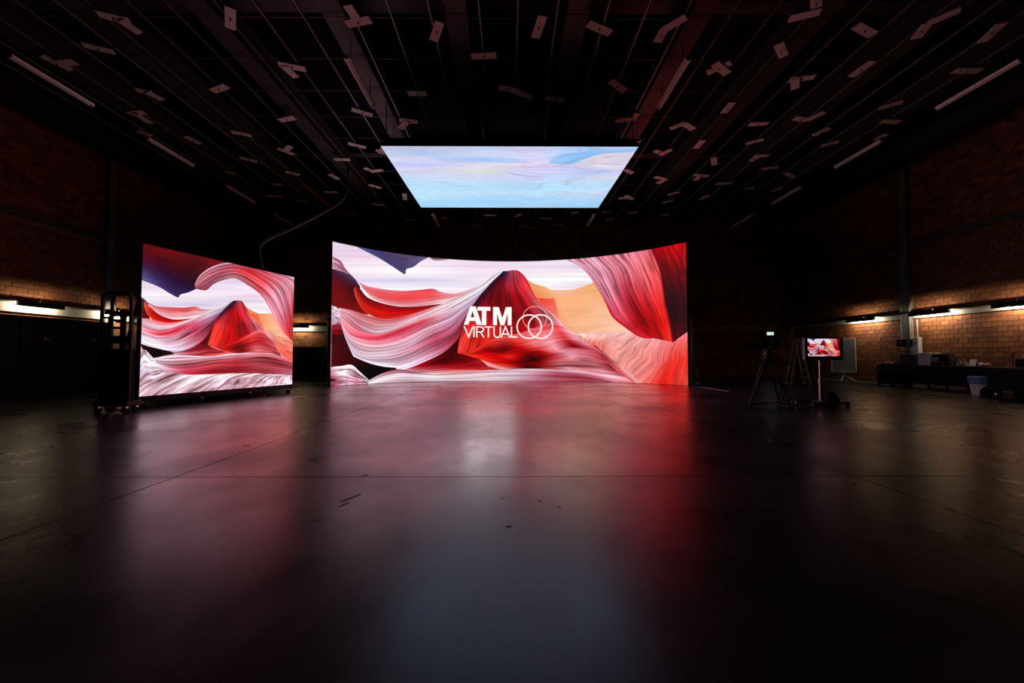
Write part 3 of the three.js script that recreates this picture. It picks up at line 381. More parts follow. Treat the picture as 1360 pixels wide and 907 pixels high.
for (const set of BOARDS) {
  const segs = set.map(([x0, y0, x1, y1]) => { const a = onY(x0, y0, CEIL - 0.06), b = onY(x1, y1, CEIL - 0.06); return [a, b]; });
  const cx = segs.reduce((s, [a, b]) => s + (a.x + b.x) / 2, 0) / segs.length, cz = segs.reduce((s, [a, b]) => s + (a.z + b.z) / 2, 0) / segs.length;
  const crossed = set.length > 1 && set[0][0] === 939;
  const o = thing('overhead_board', crossed ? 'two white boards crossed in an X under a ceiling rail' : set.length > 1 ? 'two white boards joined at an angle under a ceiling rail' : 'single white rectangular board bolted flat under a ceiling rail', 'board', [cx, CEIL - 0.06, cz], 0, crossed ? undefined : set.length > 1 ? 'angled pairs of ceiling boards' : 'single ceiling boards');
  segs.forEach(([a, b], i) => {
    const L = Math.min(0.62, Math.max(0.3, a.distanceTo(b))), g = new THREE.BoxGeometry(0.165, 0.016, L), ang = Math.atan2(b.x - a.x, b.z - a.z);
    g.rotateY(ang); g.translate((a.x + b.x) / 2 - cx, -i * 0.017, (a.z + b.z) / 2 - cz); part('board', g, M.board, o);
  });
  const lo = Math.min(...segs.flat().map((p) => p.x)) , hi = Math.max(...segs.flat().map((p) => p.x)), held = RAILS.some((x) => x > lo + 0.02 && x < hi - 0.02);
  const [a, b] = segs[0]; if (!held) {   // a short strut carries it from the next rail
    const mx = (a.x + b.x) / 2, mz = (a.z + b.z) / 2, rx = RAILS.reduce((p, q) => (Math.abs(q - mx) < Math.abs(p - mx) ? q : p)); part('strut', box(Math.abs(rx - mx) + 0.05, 0.03, 0.02, (rx + mx) / 2, CEIL - 0.03, mz), M.ceilingSteel, ceiling);
  }
  part('bolt', cyl(0.012, 0.012, 0.06, (a.x + b.x) / 2 - cx, -0.045, (a.z + b.z) / 2 - cz, 8), M.black, o);
}
// unlit fluorescent battens hung below the joists
const BAT = 6.75;
const ROWS = { '-9.5': 'in the outermost row on the cabinet side', '-3.12': 'in the row beside the overhead screen on the cabinet side', 3.42: 'in the row beside the overhead screen on the brick wall side', 9.85: 'in the outermost row on the brick wall side' };
for (const x of [-9.5, -3.12, 3.42, 9.85]) for (const z of [-7.42, -10.3, -13.2, -15.85]) {
  if (Math.abs(x) < 5 && z === -13.2) continue;   // nothing of these shows behind the overhead screen
  const o = thing('batten_light', 'unlit white batten ' + ROWS[x], 'ceiling light', [x, BAT, z - 0.75], 0, 'unlit battens ' + ROWS[x]);
  part('body', [box(0.09, 0.05, 1.5), box(0.02, 0.035, 1.5, -0.05, -0.02, 0, 0, 0.5), box(0.02, 0.035, 1.5, 0.05, -0.02, 0, 0, -0.5)], M.enamel, o);
  part('tube', new THREE.CylinderGeometry(0.014, 0.014, 1.44, 12).rotateX(Math.PI / 2).translate(0, -0.045, 0), M.enamel, o);
  for (const s of [-1, 1]) { part('end_cap', box(0.05, 0.05, 0.025, 0, -0.04, s * 0.74), M.enamel, o); part('hanger', box(0.012, 0.44, 0.012, 0, 0.235, s * 0.55), M.ceilingSteel, o); }
}
{ const o = thing('red_pipe', 'thin reddish pipe running under the ceiling rails', 'pipe', [0, 0, 0]), a = onY(401, 244, CEIL - 0.25), b = onY(447, 282, CEIL - 0.25); b.x = a.x;
  part('pipe', bar(a, b, 0.022), std(lin(0.3, 0.05, 0.04), 0.35), o); for (const k of [0.15, 0.85]) { const p = a.clone().lerp(b, k); part('hanger', box(0.012, 1.36, 0.012, p.x, CEIL + 0.43, p.z), M.ceilingSteel, o); } }

// ------------------------------------------------------------------ large curved screen
{
  const o = thing('curved_screen', 'huge curved screen wall glowing with a red canyon and white lettering', 'screen', [0, 0, LED.cz]);
  const N = 72, arc = (r, y0, y1, flip) => {
    const pos = [], uv = [], nor = [], idx = [];
    for (let i = 0; i <= N; i++) { const u = i / N, a = (u - 0.5) * 2 * LED.a, s = Math.sin(a), c = -Math.cos(a); for (const v of [0, 1]) { pos.push(s * r, v ? y1 : y0, c * r); uv.push(u, v); nor.push(flip ? s : -s, 0, flip ? c : -c); } }
    for (let i = 0; i < N; i++) { const k = i * 2; if (flip) idx.push(k, k + 1, k + 2, k + 1, k + 3, k + 2); else idx.push(k, k + 2, k + 1, k + 1, k + 2, k + 3); }
    const g = new THREE.BufferGeometry(); g.setAttribute('position', new THREE.Float32BufferAttribute(pos, 3)); g.setAttribute('normal', new THREE.Float32BufferAttribute(nor, 3)); g.setAttribute('uv', new THREE.Float32BufferAttribute(uv, 2)); g.setIndex(idx); return g;
  };
  part('display', arc(LED.r, 0.01, LED.h, false), screenMaterial(mainCanvas), o, 'glowing red canyon picture with white lettering and three rings');
  const sh = new THREE.Shape(), r0 = LED.r + 0.012, r1 = LED.r + 0.13, pt = (r, a) => [r * Math.sin(a), -r * Math.cos(a)], da = 0.002;
  for (let i = 0; i <= N; i++) { const p = pt(r0, -LED.a - da + 2 * (LED.a + da) * i / N); i ? sh.lineTo(...p) : sh.moveTo(...p); }
  for (let i = N; i >= 0; i--) sh.lineTo(...pt(r1, -LED.a - da + 2 * (LED.a + da) * i / N));
  part('cabinet_shell', new THREE.ExtrudeGeometry(sh, { depth: LED.h + 0.015, bevelEnabled: false }).rotateX(Math.PI / 2).translate(0, LED.h + 0.015, 0), M.led, o);
  for (let k = 0; k <= 8; k++) {
    const a = -LED.a + 2 * LED.a * k / 8, p = (r, y) => V(r * Math.sin(a), y, -r * Math.cos(a)), end = k === 0 || k === 8;
    part('support_post', [bar(p(r1 + 0.09, 0), p(r1 + 0.09, end ? 2.35 : 4.6), 0.035), bar(p(r1 + 0.6, 0), p(r1 + 0.1, end ? 1.9 : 3.2), 0.025), bar(p(r1 + 0.08, 0.05), p(r1 + 0.75, 0.05), 0.03), bar(p(r1 + 0.02, 1.2), p(r1 + 0.11, 1.2), 0.02), bar(p(r1 + 0.02, 2.2), p(r1 + 0.11, 2.2), 0.02)], M.alu, o);
  }
  const C = 14, R = 2;
  for (let i = 0; i < C; i++) for (let j = 0; j < R; j++) {
    const u0 = i / C, u1 = (i + 1) / C, a = ((u0 + u1) / 2 - 0.5) * 2 * LED.a, r = LED.r - 0.06, y = LED.h * (j + 0.5) / R;
    panelLight(o, main.mean(u0, u1, j / R, (j + 1) / R), LED_LIGHT, 2 * LED.a * LED.r / C * 0.98, LED.h / R, V(r * Math.sin(a), y, -r * Math.cos(a)), V(0, y, LED.cz));
  }
  { // the white lettering burns brighter than the picture round it
    const [u0, v0] = ledUv(617, 437), [u1, v1] = ledUv(683, 407), a = ((u0 + u1) / 2 - 0.5) * 2 * LED.a, r = LED.r - 0.07;
    panelLight(o, lin(0.85, 0.92, 1), LETTER_LIGHT, (u1 - u0) * 2 * LED.a * LED.r, (v1 - v0) * LED.h, V(r * Math.sin(a), (v0 + v1) / 2 * LED.h, -r * Math.cos(a)), V(0, 3, LED.cz), 'lettering_light');
  }
  // lights aim at the axis of the curve
  o.updateMatrixWorld(true);
  o.traverse((l) => { if (l.isRectAreaLight) { const w = l.getWorldPosition(V()); l.lookAt(V(0, w.y, LED.cz)); } });
}
// ------------------------------------------------------------------ mobile screen
{
  const mid = SIDE.a.clone().add(SIDE.b).multiplyScalar(0.5), turn = Math.atan2(SIDE.n.x, SIDE.n.z), w = SIDE.w, h = SIDE.y1 - SIDE.y0;
  const o = thing('mobile_screen', 'flat wheeled screen glowing with a red canyon arch beside the curved wall', 'screen', [mid.x, 0, mid.z], turn);
  part('display', new THREE.PlaneGeometry(w, h).translate(0, SIDE.y0 + h / 2, 0), screenMaterial(sideCanvas), o, 'glowing canyon arch picture');
  part('cabinet_shell', box(w + 0.02, h + 0.02, 0.09, 0, SIDE.y0 + h / 2, -0.05), M.led, o);
  part('base_frame', [box(w + 0.04, 0.1, 0.12, 0, 0.19, -0.06), box(w, 0.06, 0.06, 0, 0.19, -0.95), ...[-0.48, -0.16, 0.16, 0.48].map((k) => box(0.07, 0.07, 1.0, k * w, 0.19, -0.5))], M.blackSteel, o);
  for (const k of [-0.48, -0.16, 0.16, 0.48]) part('brace', [bar(V(k * w, 0.2, -0.95), V(k * w, 2.4, -0.12), 0.025), bar(V(k * w, 0.2, -0.14), V(k * w, h, -0.14), 0.03)], M.blackSteel, o);
  for (const k of [-0.475, -0.16, 0.16, 0.475]) for (const z of [-0.06, -0.92]) {
    const c = part('caster', [box(0.05, 0.06, 0.045, k * w, 0.12, z), cyl(0.03, 0.03, 0.03, k * w, 0.125, z)], M.alu, o); part('wheel', wheel(0.055, 0.035, k * w, 0.055, z + 0.015, Math.PI / 2), M.rubber, c);
  }
  const C = 4, R = 3;
  o.updateMatrixWorld(true);
  for (let i = 0; i < C; i++) for (let j = 0; j < R; j++) {
    const p = V((i + 0.5) / C * w - w / 2, SIDE.y0 + h * (j + 0.5) / R, 0.04);
    panelLight(o, side.mean(i / C, (i + 1) / C, j / R, (j + 1) / R), LED_LIGHT, w / C, h / R, p, o.localToWorld(p.clone().add(V(0, 0, 5))));
  }
  o.traverse((l) => { if (l.isRectAreaLight) l.rotation.set(0, Math.PI, 0); });
}
// ------------------------------------------------------------------ overhead sky panel
{
  const [a, b, c, d] = SKY, z0 = a.z, z1 = d.z, hw = b.x, mid = V(0, (a.y + d.y) / 2, (z0 + z1) / 2), len = Math.hypot(z0 - z1, a.y - d.y), tilt = Math.atan2(a.y - d.y, z0 - z1);
  const o = thing('overhead_screen', 'flat screen hung overhead glowing with pale blue clouds', 'screen', [mid.x, mid.y, mid.z]); o.rotation.x = tilt;
  // v = 0 at the near edge
  const g = new THREE.BufferGeometry(); g.setAttribute('position', new THREE.Float32BufferAttribute([-hw, 0, len / 2, hw, 0, len / 2, hw, 0, -len / 2, -hw, 0, -len / 2], 3)); g.setAttribute('normal', new THREE.Float32BufferAttribute([0, -1, 0, 0, -1, 0, 0, -1, 0, 0, -1, 0], 3)); g.setAttribute('uv', new THREE.Float32BufferAttribute([0, 0, 1, 0, 1, 1, 0, 1], 2)); g.setIndex([0, 2, 1, 0, 3, 2]);
  part('display', g, screenMaterial(skyCanvas), o, 'glowing pale blue sky with clouds');
  part('cabinet_shell', box(hw * 2 + 0.02, 0.1, len + 0.02, 0, 0.055, 0), M.led, o);
  part('hanging_frame', [-1, -0.33, 0.33, 1].map((k) => box(0.06, 0.08, len, k * (hw - 0.1), 0.15, 0)).concat([-1, 0, 1].map((k) => box(hw * 2, 0.06, 0.06, 0, 0.2, k * (len / 2 - 0.1)))), M.blackSteel, o);
  for (const x of [-1, -0.33, 0.33, 1]) for (const z of [-1, 1]) part('chain', bar(V(x * (hw - 0.1), 0.2, z * (len / 2 - 0.1)), V(x * (hw - 0.1), 2.25, z * (len / 2 - 0.1)), 0.01), M.rail, o);
  const C = 4, R = 3;
  for (let i = 0; i < C; i++) for (let j = 0; j < R; j++) {
    const l = panelLight(o, skyPic.mean(i / C, (i + 1) / C, j / R, (j + 1) / R, 3.2), SKY_LIGHT, 2 * hw / C, len / R, V(((i + 0.5) / C - 0.5) * 2 * hw, -0.03, (0.5 - (j + 0.5) / R) * len), V(0, -9, 0)); l.rotation.set(-Math.PI / 2, 0, 0);
  }
}
// ------------------------------------------------------------------ shielded strip lamps on the ledges
const glowMat = new THREE.MeshStandardMaterial({ color: 0x000000, emissive: WARM, emissiveIntensity: 1.6 });
function stripLamp([x, z], turn, label, L = 1.2, k = 1) {
  const o = thing('strip_lamp', label, 'lamp', [x, 2.36, z], turn, 'shielded strip lamps on the ledge');   // local +z points to the room, wall at z = -0.3
  part('shield', [box(L, 0.13, 0.012, 0, 0.03, 0.035), box(L, 0.012, 0.1, 0, 0.095, -0.012)], M.black, o);
  for (const s of [-1, 1]) part('end_plate', box(0.012, 0.12, 0.06, s * L / 2, 0.03, 0.01), M.enamel, o);
  part('tube', new THREE.CylinderGeometry(0.013, 0.013, L - 0.06, 12).rotateZ(Math.PI / 2), glowMat, o, 'glowing fluorescent tube');
  part('hook', tube([V(-0.05, 0.1, 0.03), V(-0.04, 0.16, 0.02), V(0, 0.18, 0), V(0.04, 0.16, -0.05), V(0.05, 0.1, -0.12)], 0.007, false, 16), M.enamel, o);
  for (const s of [-0.4, 0.4]) part('bracket', box(0.025, 0.012, 0.2, s * L, 0.098, -0.07), M.enamel, o);
  const l = new THREE.RectAreaLight(WARM, LAMP_LIGHT * k, L - 0.06, 0.035); l.name = 'strip_lamp_light'; l.position.set(0, 0, -0.02); o.add(l);   // shines towards the wall
  const d = new THREE.RectAreaLight(WARM, LAMP_LIGHT * k * 0.4, L - 0.06, 0.035); d.name = 'strip_lamp_downlight'; d.position.set(0, -0.02, 0); d.rotation.x = -0.85; o.add(d);   // and out of the open underside
}
for (const [px, where] of [[1142, 'by the flip chart'], [1233, 'above the coffee table'], [1356, 'above the utility cart']]) { const z = onX(px, 420, XR - 0.33).z; stripLamp([XR - 0.33, z], -Math.PI / 2, 'black-shielded strip lamp lighting the brick wall ' + where); }
for (const [px, where] of [[-110, 'at the near end of the cabinet row'], [55, 'above the tall cabinets'], [160, 'behind the guard trolley']]) { const z = onX(px, 410, XL + 0.33).z; stripLamp([XL + 0.33, z], Math.PI / 2, 'black-shielded strip lamp on the ledge ' + where, 1.05); }
for (const x of [-9.9, 6.6]) stripLamp([x, ZB + 0.33], 0, x < 0 ? 'strip lamp on the back wall between the two canyon screens' : 'strip lamp on the back wall behind the curved screen end', 1.2, x > 0 ? 0.3 : 0.8);

// ------------------------------------------------------------------ tall cabinets along the left wall
{
  const xf = XL + 0.62; let z = -8.9;
  const knob = [-10.1, -10.77, -11.0, -11.67, -12.35];
  for (let k = 0; k < 3; k++) {
    const w = 1.15, zc = z - w / 2; z -= w + 0.01;
    const o = thing('tall_cabinet', ['third tall black cabinet from the pale column', 'middle tall black cabinet of the row of three', 'tall black cabinet standing next to the pale column'][k], 'cabinet', [XL + 0.37, 0, zc], Math.PI / 2, 'black cabinets along the wall');
    part('body', box(w, 2.0, 0.48, 0, 1.06, -0.02), M.black, o);
    part('plinth', box(w - 0.04, 0.06, 0.42, 0, 0.03, -0.02), M.black, o);
    for (const s of [-1, 1]) { const d = part('door', rbox(w / 2 - 0.01, 1.94, 0.02, 0.004, s * w / 4, 1.06, 0.23), M.black, o); part('handle', [box(0.02, 0.09, 0.02, s * 0.05, 1.5, 0.25), cyl(0.014, 0.014, 0.03, s * 0.05, 1.48, 0.25, 10)], M.chrome, d, 'small chrome handle'); }
  }
}
// ------------------------------------------------------------------ trolley with hoops behind the mobile screen
{
  const c = onZ(157, 540, -7.42), o = thing('guard_trolley', 'black wheeled trolley with a rounded tubular guard beside the mobile screen', 'trolley', [c.x, 0, -7.42]);
  part('platform', rbox(0.62, 0.1, 0.3, 0.02, -0.02, 0.17, 0), M.blackSteel, o);
  part('ballast_box', rbox(0.5, 0.95, 0.2, 0.02, 0, 0.7, 0), M.black, o);
  const hoop = (x0, x1, y0, y1, z, r, rc = 0.1) => { const p = []; p.push(V(x0, y0, z), V(x0, y1 - rc, z)); for (let k = 1; k < 5; k++) p.push(V(x0 + rc - rc * Math.cos(k * Math.PI / 8), y1 - rc + rc * Math.sin(k * Math.PI / 8), z)); for (let k = 0; k < 5; k++) p.push(V(x1 - rc + rc * Math.sin(k * Math.PI / 8), y1 - rc + rc * Math.cos(k * Math.PI / 8), z)); p.push(V(x1, y0, z)); return tube(p, r, false, 80); };
  part('guard_frame', [hoop(-0.26, 0.26, 0.2, 2.2, 0.09, 0.026), hoop(-0.26, 0.26, 0.2, 2.2, -0.09, 0.026), bar(V(-0.26, 1.75, -0.09), V(-0.26, 1.75, 0.09), 0.02), bar(V(0.26, 1.75, -0.09), V(0.26, 1.75, 0.09), 0.02)], M.blackSteel, o);
  part('seat_back', [hoop(-0.17, 0.05, 1.15, 1.8, 0.03, 0.03, 0.06), box(0.2, 0.04, 0.03, -0.06, 1.7, 0.03), box(0.2, 0.04, 0.03, -0.06, 1.56, 0.03), box(0.2, 0.14, 0.03, -0.06, 1.34, 0.03)], M.black, o);
  part('seat_back', [hoop(0.09, 0.22, 1.15, 1.8, 0.03, 0.03, 0.06), box(0.12, 0.14, 0.03, 0.155, 1.34, 0.03)], M.black, o);
  for (const x of [-0.27, 0.23]) for (const z of [-0.1, 0.1]) { const k = part('caster', [box(0.06, 0.05, 0.05, x, 0.115, z)], M.alu, o); part('wheel', wheel(0.06, 0.04, x, 0.06, z), M.rubber, k); }
}
// dark rack and pole in the gap behind, against the back wall
{
  const o = thing('equipment_case', 'large black equipment case against the back wall behind the screens', 'case', [onZ(413, 500, ZB + 0.6).x, 0, ZB + 0.55]);
  part('body', rbox(1.35, 1.38, 0.7, 0.02, 0, 0.75, 0), M.black, o); part('lid_trim', box(1.36, 0.02, 0.71, 0, 1.2, 0), M.darkGrey, o);
  for (const x of [-0.45, 0.45]) part('latch', rbox(0.08, 0.06, 0.015, 0.004, x, 1.2, 0.36), M.alu, o);
  for (const x of [-0.6, 0.6]) for (const z of [-0.28, 0.28]) part('caster', wheel(0.045, 0.03, x, 0.045, z), M.rubber, o);
}
// ------------------------------------------------------------------ tripod and film camera
{
  const c = onY(1021, 541, 0), o = thing('camera_tripod', 'black tripod with floor spreader holding a film camera', 'tripod', [c.x, 0, c.z]);
  const leg = (a) => { const f = V(Math.sin(a) * 0.52, 0.03, Math.cos(a) * 0.52), t = V(Math.sin(a) * 0.07, 0.98, Math.cos(a) * 0.07), sd = V(Math.cos(a) * 0.03, 0, -Math.sin(a) * 0.03); return [f, t, sd]; };
  for (const a of [-1.25, 0.15, 2.2]) {
    const [f, t, sd] = leg(a), m = t.clone().lerp(f, 0.55);
    const l = part('leg', [bar(t.clone().add(sd), m.clone().add(sd), 0.013), bar(t.clone().sub(sd), m.clone().sub(sd), 0.013), bar(t.clone().lerp(f, 0.35), f, 0.015), box(0.1, 0.04, 0.05, m.x, m.y, m.z, a)], M.blackSteel, o);
    part('foot', rbox(0.08, 0.06, 0.1, 0.02, f.x, 0.03, f.z), M.rubber, l);
    part('spreader_arm', bar(V(0, 0.1, 0), V(f.x * 0.95, 0.07, f.z * 0.95), 0.014), M.blackSteel, o);
  }
  part('bowl', lathe([[0, 0.9], [0.06, 0.93], [0.085, 0.98], [0.085, 1.0], [0, 1.0]]), M.blackSteel, o);
  part('fluid_head', [cyl(0.05, 0.045, 0.06, 0, 1.0, 0), rbox(0.1, 0.1, 0.13, 0.02, 0, 1.1, 0), rbox(0.08, 0.03, 0.2, 0.008, 0, 1.165, 0)], M.blackSteel, o);
  for (const [x, y, z] of [[-0.09, 1.07, 0.02], [0.085, 1.05, 0.05], [0.06, 1.14, 0.06]]) part('knob', new THREE.SphereGeometry(0.018, 12, 8).translate(x, y, z), M.alu, o);
  part('pan_handle', [bar(V(0.05, 1.12, 0.06), V(0.2, 0.88, 0.4), 0.011), bar(V(0.17, 0.925, 0.34), V(0.205, 0.87, 0.42), 0.018)], M.blackSteel, o);
  const k = thing('film_camera', 'black film camera with matte box mounted on the tripod', 'camera', [c.x, 1.18, c.z], 0.9);
  part('body', rbox(0.13, 0.16, 0.3, 0.015, 0, 0.08, 0.02), M.black, k);
  part('lens', [new THREE.CylinderGeometry(0.05, 0.045, 0.16, 20).rotateX(Math.PI / 2).translate(0, 0.09, -0.2)], M.black, k);
  part('matte_box', [box(0.2, 0.01, 0.12, 0, 0.165, -0.33), box(0.2, 0.01, 0.12, 0, 0.015, -0.33), box(0.01, 0.15, 0.12, -0.1, 0.09, -0.33), box(0.01, 0.15, 0.12, 0.1, 0.09, -0.33), box(0.2, 0.15, 0.012, 0, 0.09, -0.275)], M.black, k);
  part('top_handle', [bar(V(0, 0.16, -0.08), V(0, 0.22, -0.08), 0.01), bar(V(0, 0.16, 0.12), V(0, 0.22, 0.12), 0.01), bar(V(0, 0.225, -0.12), V(0, 0.225, 0.16), 0.014)], M.black, k);
  part('viewfinder', [rbox(0.15, 0.1, 0.02, 0.006, -0.14, 0.2, 0.02), bar(V(-0.06, 0.15, 0), V(-0.13, 0.18, 0.02), 0.008)], M.black, k);
  part('battery', rbox(0.11, 0.13, 0.06, 0.01, 0, 0.08, 0.2), M.darkGrey, k);
  for (const [x, y, z] of [[-0.07, 0.12, 0.1], [-0.068, 0.04, 0.06], [0.07, 0.05, 0.1]]) part('knob', new THREE.SphereGeometry(0.013, 10, 8).translate(x, y, z), M.alu, k);
}
// ------------------------------------------------------------------ monitor on a rolling stand
{
  const c = onY(1091, 540, 0), yaw = 0.06, sc = -c.z / F;
  const s = thing('monitor_stand', 'rolling monitor stand with slim metal pole and low black base', 'stand', [c.x, 0, c.z], yaw);
  part('pole', [bar(V(0, 0.1, 0), V(0, 0.55, 0), 0.036, 0.036, 18), bar(V(0, 0.5, 0), V(0, 1.02, 0), 0.028, 0.028, 18), cyl(0.042, 0.042, 0.05, 0, 0.5, 0)], M.alu, s);
  part('base', [rbox(0.78, 0.05, 0.07, 0.015, 0, 0.09, 0.22), rbox(0.78, 0.05, 0.07, 0.015, 0, 0.09, -0.22), rbox(0.09, 0.06, 0.48, 0.015, 0, 0.09, 0)], M.blackSteel, s);
  for (const x of [-0.36, 0.36]) for (const z of [-0.22, 0.22]) { const k = part('caster', box(0.03, 0.03, 0.03, x, 0.07, z), M.alu, s); part('wheel', wheel(0.035, 0.025, x, 0.035, z), M.rubber, k); }
  part('mount_plate', [box(0.24, 0.2, 0.02, 0, 1.12, 0.034), box(0.06, 0.06, 0.04, 0, 1.0, 0.02), box(0.05, 0.24, 0.02, 0, 1.08, 0.016)], M.blackSteel, s);
  const o = thing('monitor', 'small monitor on a rolling stand repeating the red canyon picture', 'monitor', [c.x, 0, c.z + 0.035], yaw);
  part('housing', [rbox(0.8, 0.46, 0.05, 0.008, 0, 1.185, 0.035)], M.black, o);
  part('display', new THREE.PlaneGeometry(44.5 * sc, 23 * sc).translate(0.0, 1.05 + 10.5 * sc, 0.0615), screenMaterial(mainCanvas, 0.85), o, 'screen repeating the red canyon picture and lettering');
  for (const k of [-1, 1]) part('side_grip', rbox(0.02, 0.44, 0.075, 0.006, k * 0.398, 1.185, 0.035), M.grey, o);
  panelLight(o, main.mean(0, 1, 0, 1), 0.15, 44.5 * sc, 23 * sc, V(0, 1.05 + 10.5 * sc, 0.075), V(0, 0, 0), 'monitor_light').rotation.set(0, Math.PI, 0);
  const b = onY(1107, 542, 0), bag = thing('black_bag', 'slumped black bag beside the monitor stand base', 'bag', [c.x + 0.22, 0, c.z - 0.01]);
  const g = new THREE.SphereGeometry(0.14, 24, 16), p = g.attributes.position; for (let i = 0; i < p.count; i++) { const y = p.getY(i), w = 1 + 0.25 * (fbm(p.getX(i) * 9 + 5, y * 9 + p.getZ(i) * 7, 3) - 0.4); p.setXYZ(i, p.getX(i) * w * (1 - y * 0.9), Math.max(0, (y + 0.115) * 1.15), p.getZ(i) * w * 0.8); } g.computeVertexNormals();
  part('sack', g, M.rubber, bag); part('strap', tube([V(-0.08, 0.2, 0.03), V(-0.06, 0.28, 0.02), V(0.02, 0.3, 0), V(0.06, 0.22, 0.02)], 0.01, false, 20), M.rubber, bag);
}
// ------------------------------------------------------------------ whiteboard on a wheeled stand
{
  const z = onX(1121, 500, XR - 0.55).z, o = thing('flip_chart', 'grey flip chart board on four splayed wheeled feet by the brick wall', 'flip chart', [XR - 0.55, 0, z], -0.65);
  part('board', box(0.7, 1.25, 0.02, 0, 1.05, 0), std(lin(0.16, 0.17, 0.19), 0.5), o);
  part('edge_frame', [box(0.035, 1.3, 0.035, 0.36, 1.05, 0.01), box(0.035, 1.3, 0.035, -0.36, 1.05, 0.01), box(0.72, 0.03, 0.03, 0, 1.69, 0)], M.white, o);
  part('tray', rbox(0.6, 0.03, 0.1, 0.008, 0, 0.41, 0.05), M.alu, o);
  part('post', cyl(0.025, 0.025, 0.35, 0, 0.2, -0.01), M.alu, o);
  for (const a of [0.5, 1.9, 3.6, 5.2]) { const f = V(Math.cos(a) * 0.4, 0.06, Math.sin(a) * 0.34), l = part('foot', bar(V(0, 0.3, 0), f, 0.018, 0.013), M.alu, o); part('wheel', wheel(0.03, 0.02, f.x, 0.03, f.z), M.rubber, l); }
}
// ------------------------------------------------------------------ stepladder near the back corner
{
  const p = onY(1060, 511, 0), o = thing('stepladder', 'pale folding stepladder standing near the back corner', 'ladder', [p.x, 0, p.z], 1.35);
  for (const s of [-1, 1]) part('rail', beam(V(s * 0.22, 0.01, 0.3), V(s * 0.17, 1.65, 0), 0.025, 0.06), M.wood, o);
  for (const s of [-1, 1]) part('rear_leg', beam(V(s * 0.2, 0.01, -0.32), V(s * 0.16, 1.6, -0.04), 0.02, 0.035), M.wood, o);
  for (let k = 1; k < 6; k++) part('step', box(0.38, 0.025, 0.08, 0, k * 0.27, 0.3 - k * 0.05), M.wood, o);
  part('top_cap', rbox(0.36, 0.03, 0.14, 0.008, 0, 1.655, -0.02), M.wood, o);
}
// ------------------------------------------------------------------ exit sign
{
  const p = onZ(1022.5, 443, ZB + 0.09), o = thing('exit_sign', 'small glowing emergency exit sign on the back wall', 'sign', [p.x, p.y, p.z]);
  part('casing', rbox(0.34, 0.17, 0.06, 0.01, 0, 0, 0), M.white, o);
  const cv = document.createElement('canvas'); cv.width = 160; cv.height = 72; const g = cv.getContext('2d'); g.fillStyle = '#dff5e4'; g.fillRect(0, 0, 160, 72); g.fillStyle = '#7fc79a'; g.beginPath(); g.arc(50, 16, 7, 0, 7); g.fill(); g.lineWidth = 7; g.strokeStyle = '#7fc79a'; g.beginPath(); g.moveTo(50, 24); g.lineTo(46, 44); g.lineTo(58, 56); g.moveTo(46, 44); g.lineTo(34, 58); g.moveTo(40, 30); g.lineTo(60, 34); g.stroke(); g.fillRect(90, 8, 34, 56);
  part('lit_face', new THREE.PlaneGeometry(0.31, 0.14).translate(0, 0, 0.032), screenMaterial(cv, 1.1), o, 'glowing pale green face');
  const l = new THREE.RectAreaLight(0xdff5e4, 0.3, 0.31, 0.14); l.name = 'exit_sign_light'; l.position.set(0, 0, 0.045); l.rotation.y = Math.PI; o.add(l);
}
// ------------------------------------------------------------------ along the brick wall: case, table, coffee things
const alongR = (px, x) => onX(px, 480, x).z;
{ // stacked case
  const z = alongR(1184, XR - 0.45), o = thing('flight_case', 'black flight case with silver trim beside the coffee table', 'case', [XR - 0.45, 0, z], -Math.PI / 2);
  part('body', rbox(0.6, 0.52, 0.5, 0.015, 0, 0.33, 0), M.black, o); part('lid', rbox(0.6, 0.14, 0.5, 0.015, 0, 0.665, 0), M.black, o);
  part('trim', [box(0.61, 0.018, 0.51, 0, 0.595, 0), box(0.61, 0.012, 0.51, 0, 0.1, 0)], M.alu, o);
  for (const x of [-0.18, 0.18]) part('latch', rbox(0.05, 0.07, 0.015, 0.004, x, 0.59, 0.257), M.chrome, o);
  for (const x of [-0.25, 0.25]) for (const zz of [-0.2, 0.2]) part('caster', wheel(0.04, 0.03, x, 0.04, zz), M.rubber, o);
  const t = thing('tool_tray', 'open tray of metal tools lying on the flight case', 'tray', [XR - 0.45, 0.735, z], -Math.PI / 2);
  part('tray', [box(0.42, 0.012, 0.3, 0, 0.006, 0), box(0.42, 0.06, 0.01, 0, 0.03, 0.15), box(0.42, 0.06, 0.01, 0, 0.03, -0.15), box(0.01, 0.06, 0.3, 0.21, 0.03, 0), box(0.01, 0.06, 0.3, -0.21, 0.03, 0)], M.darkGrey, t);
  for (let k = 0; k < 4; k++) part('tool', bar(V(-0.16, 0.03 + k * 0.012, -0.1 + k * 0.06), V(0.15, 0.035 + k * 0.012, -0.06 + k * 0.05), 0.011), M.alu, t);
}
const TX = XR - 0.5, TZ0 = alongR(1200, XR - 0.9), TZ1 = alongR(1316, XR - 0.9), TY = 0.74, TW = 0.74;
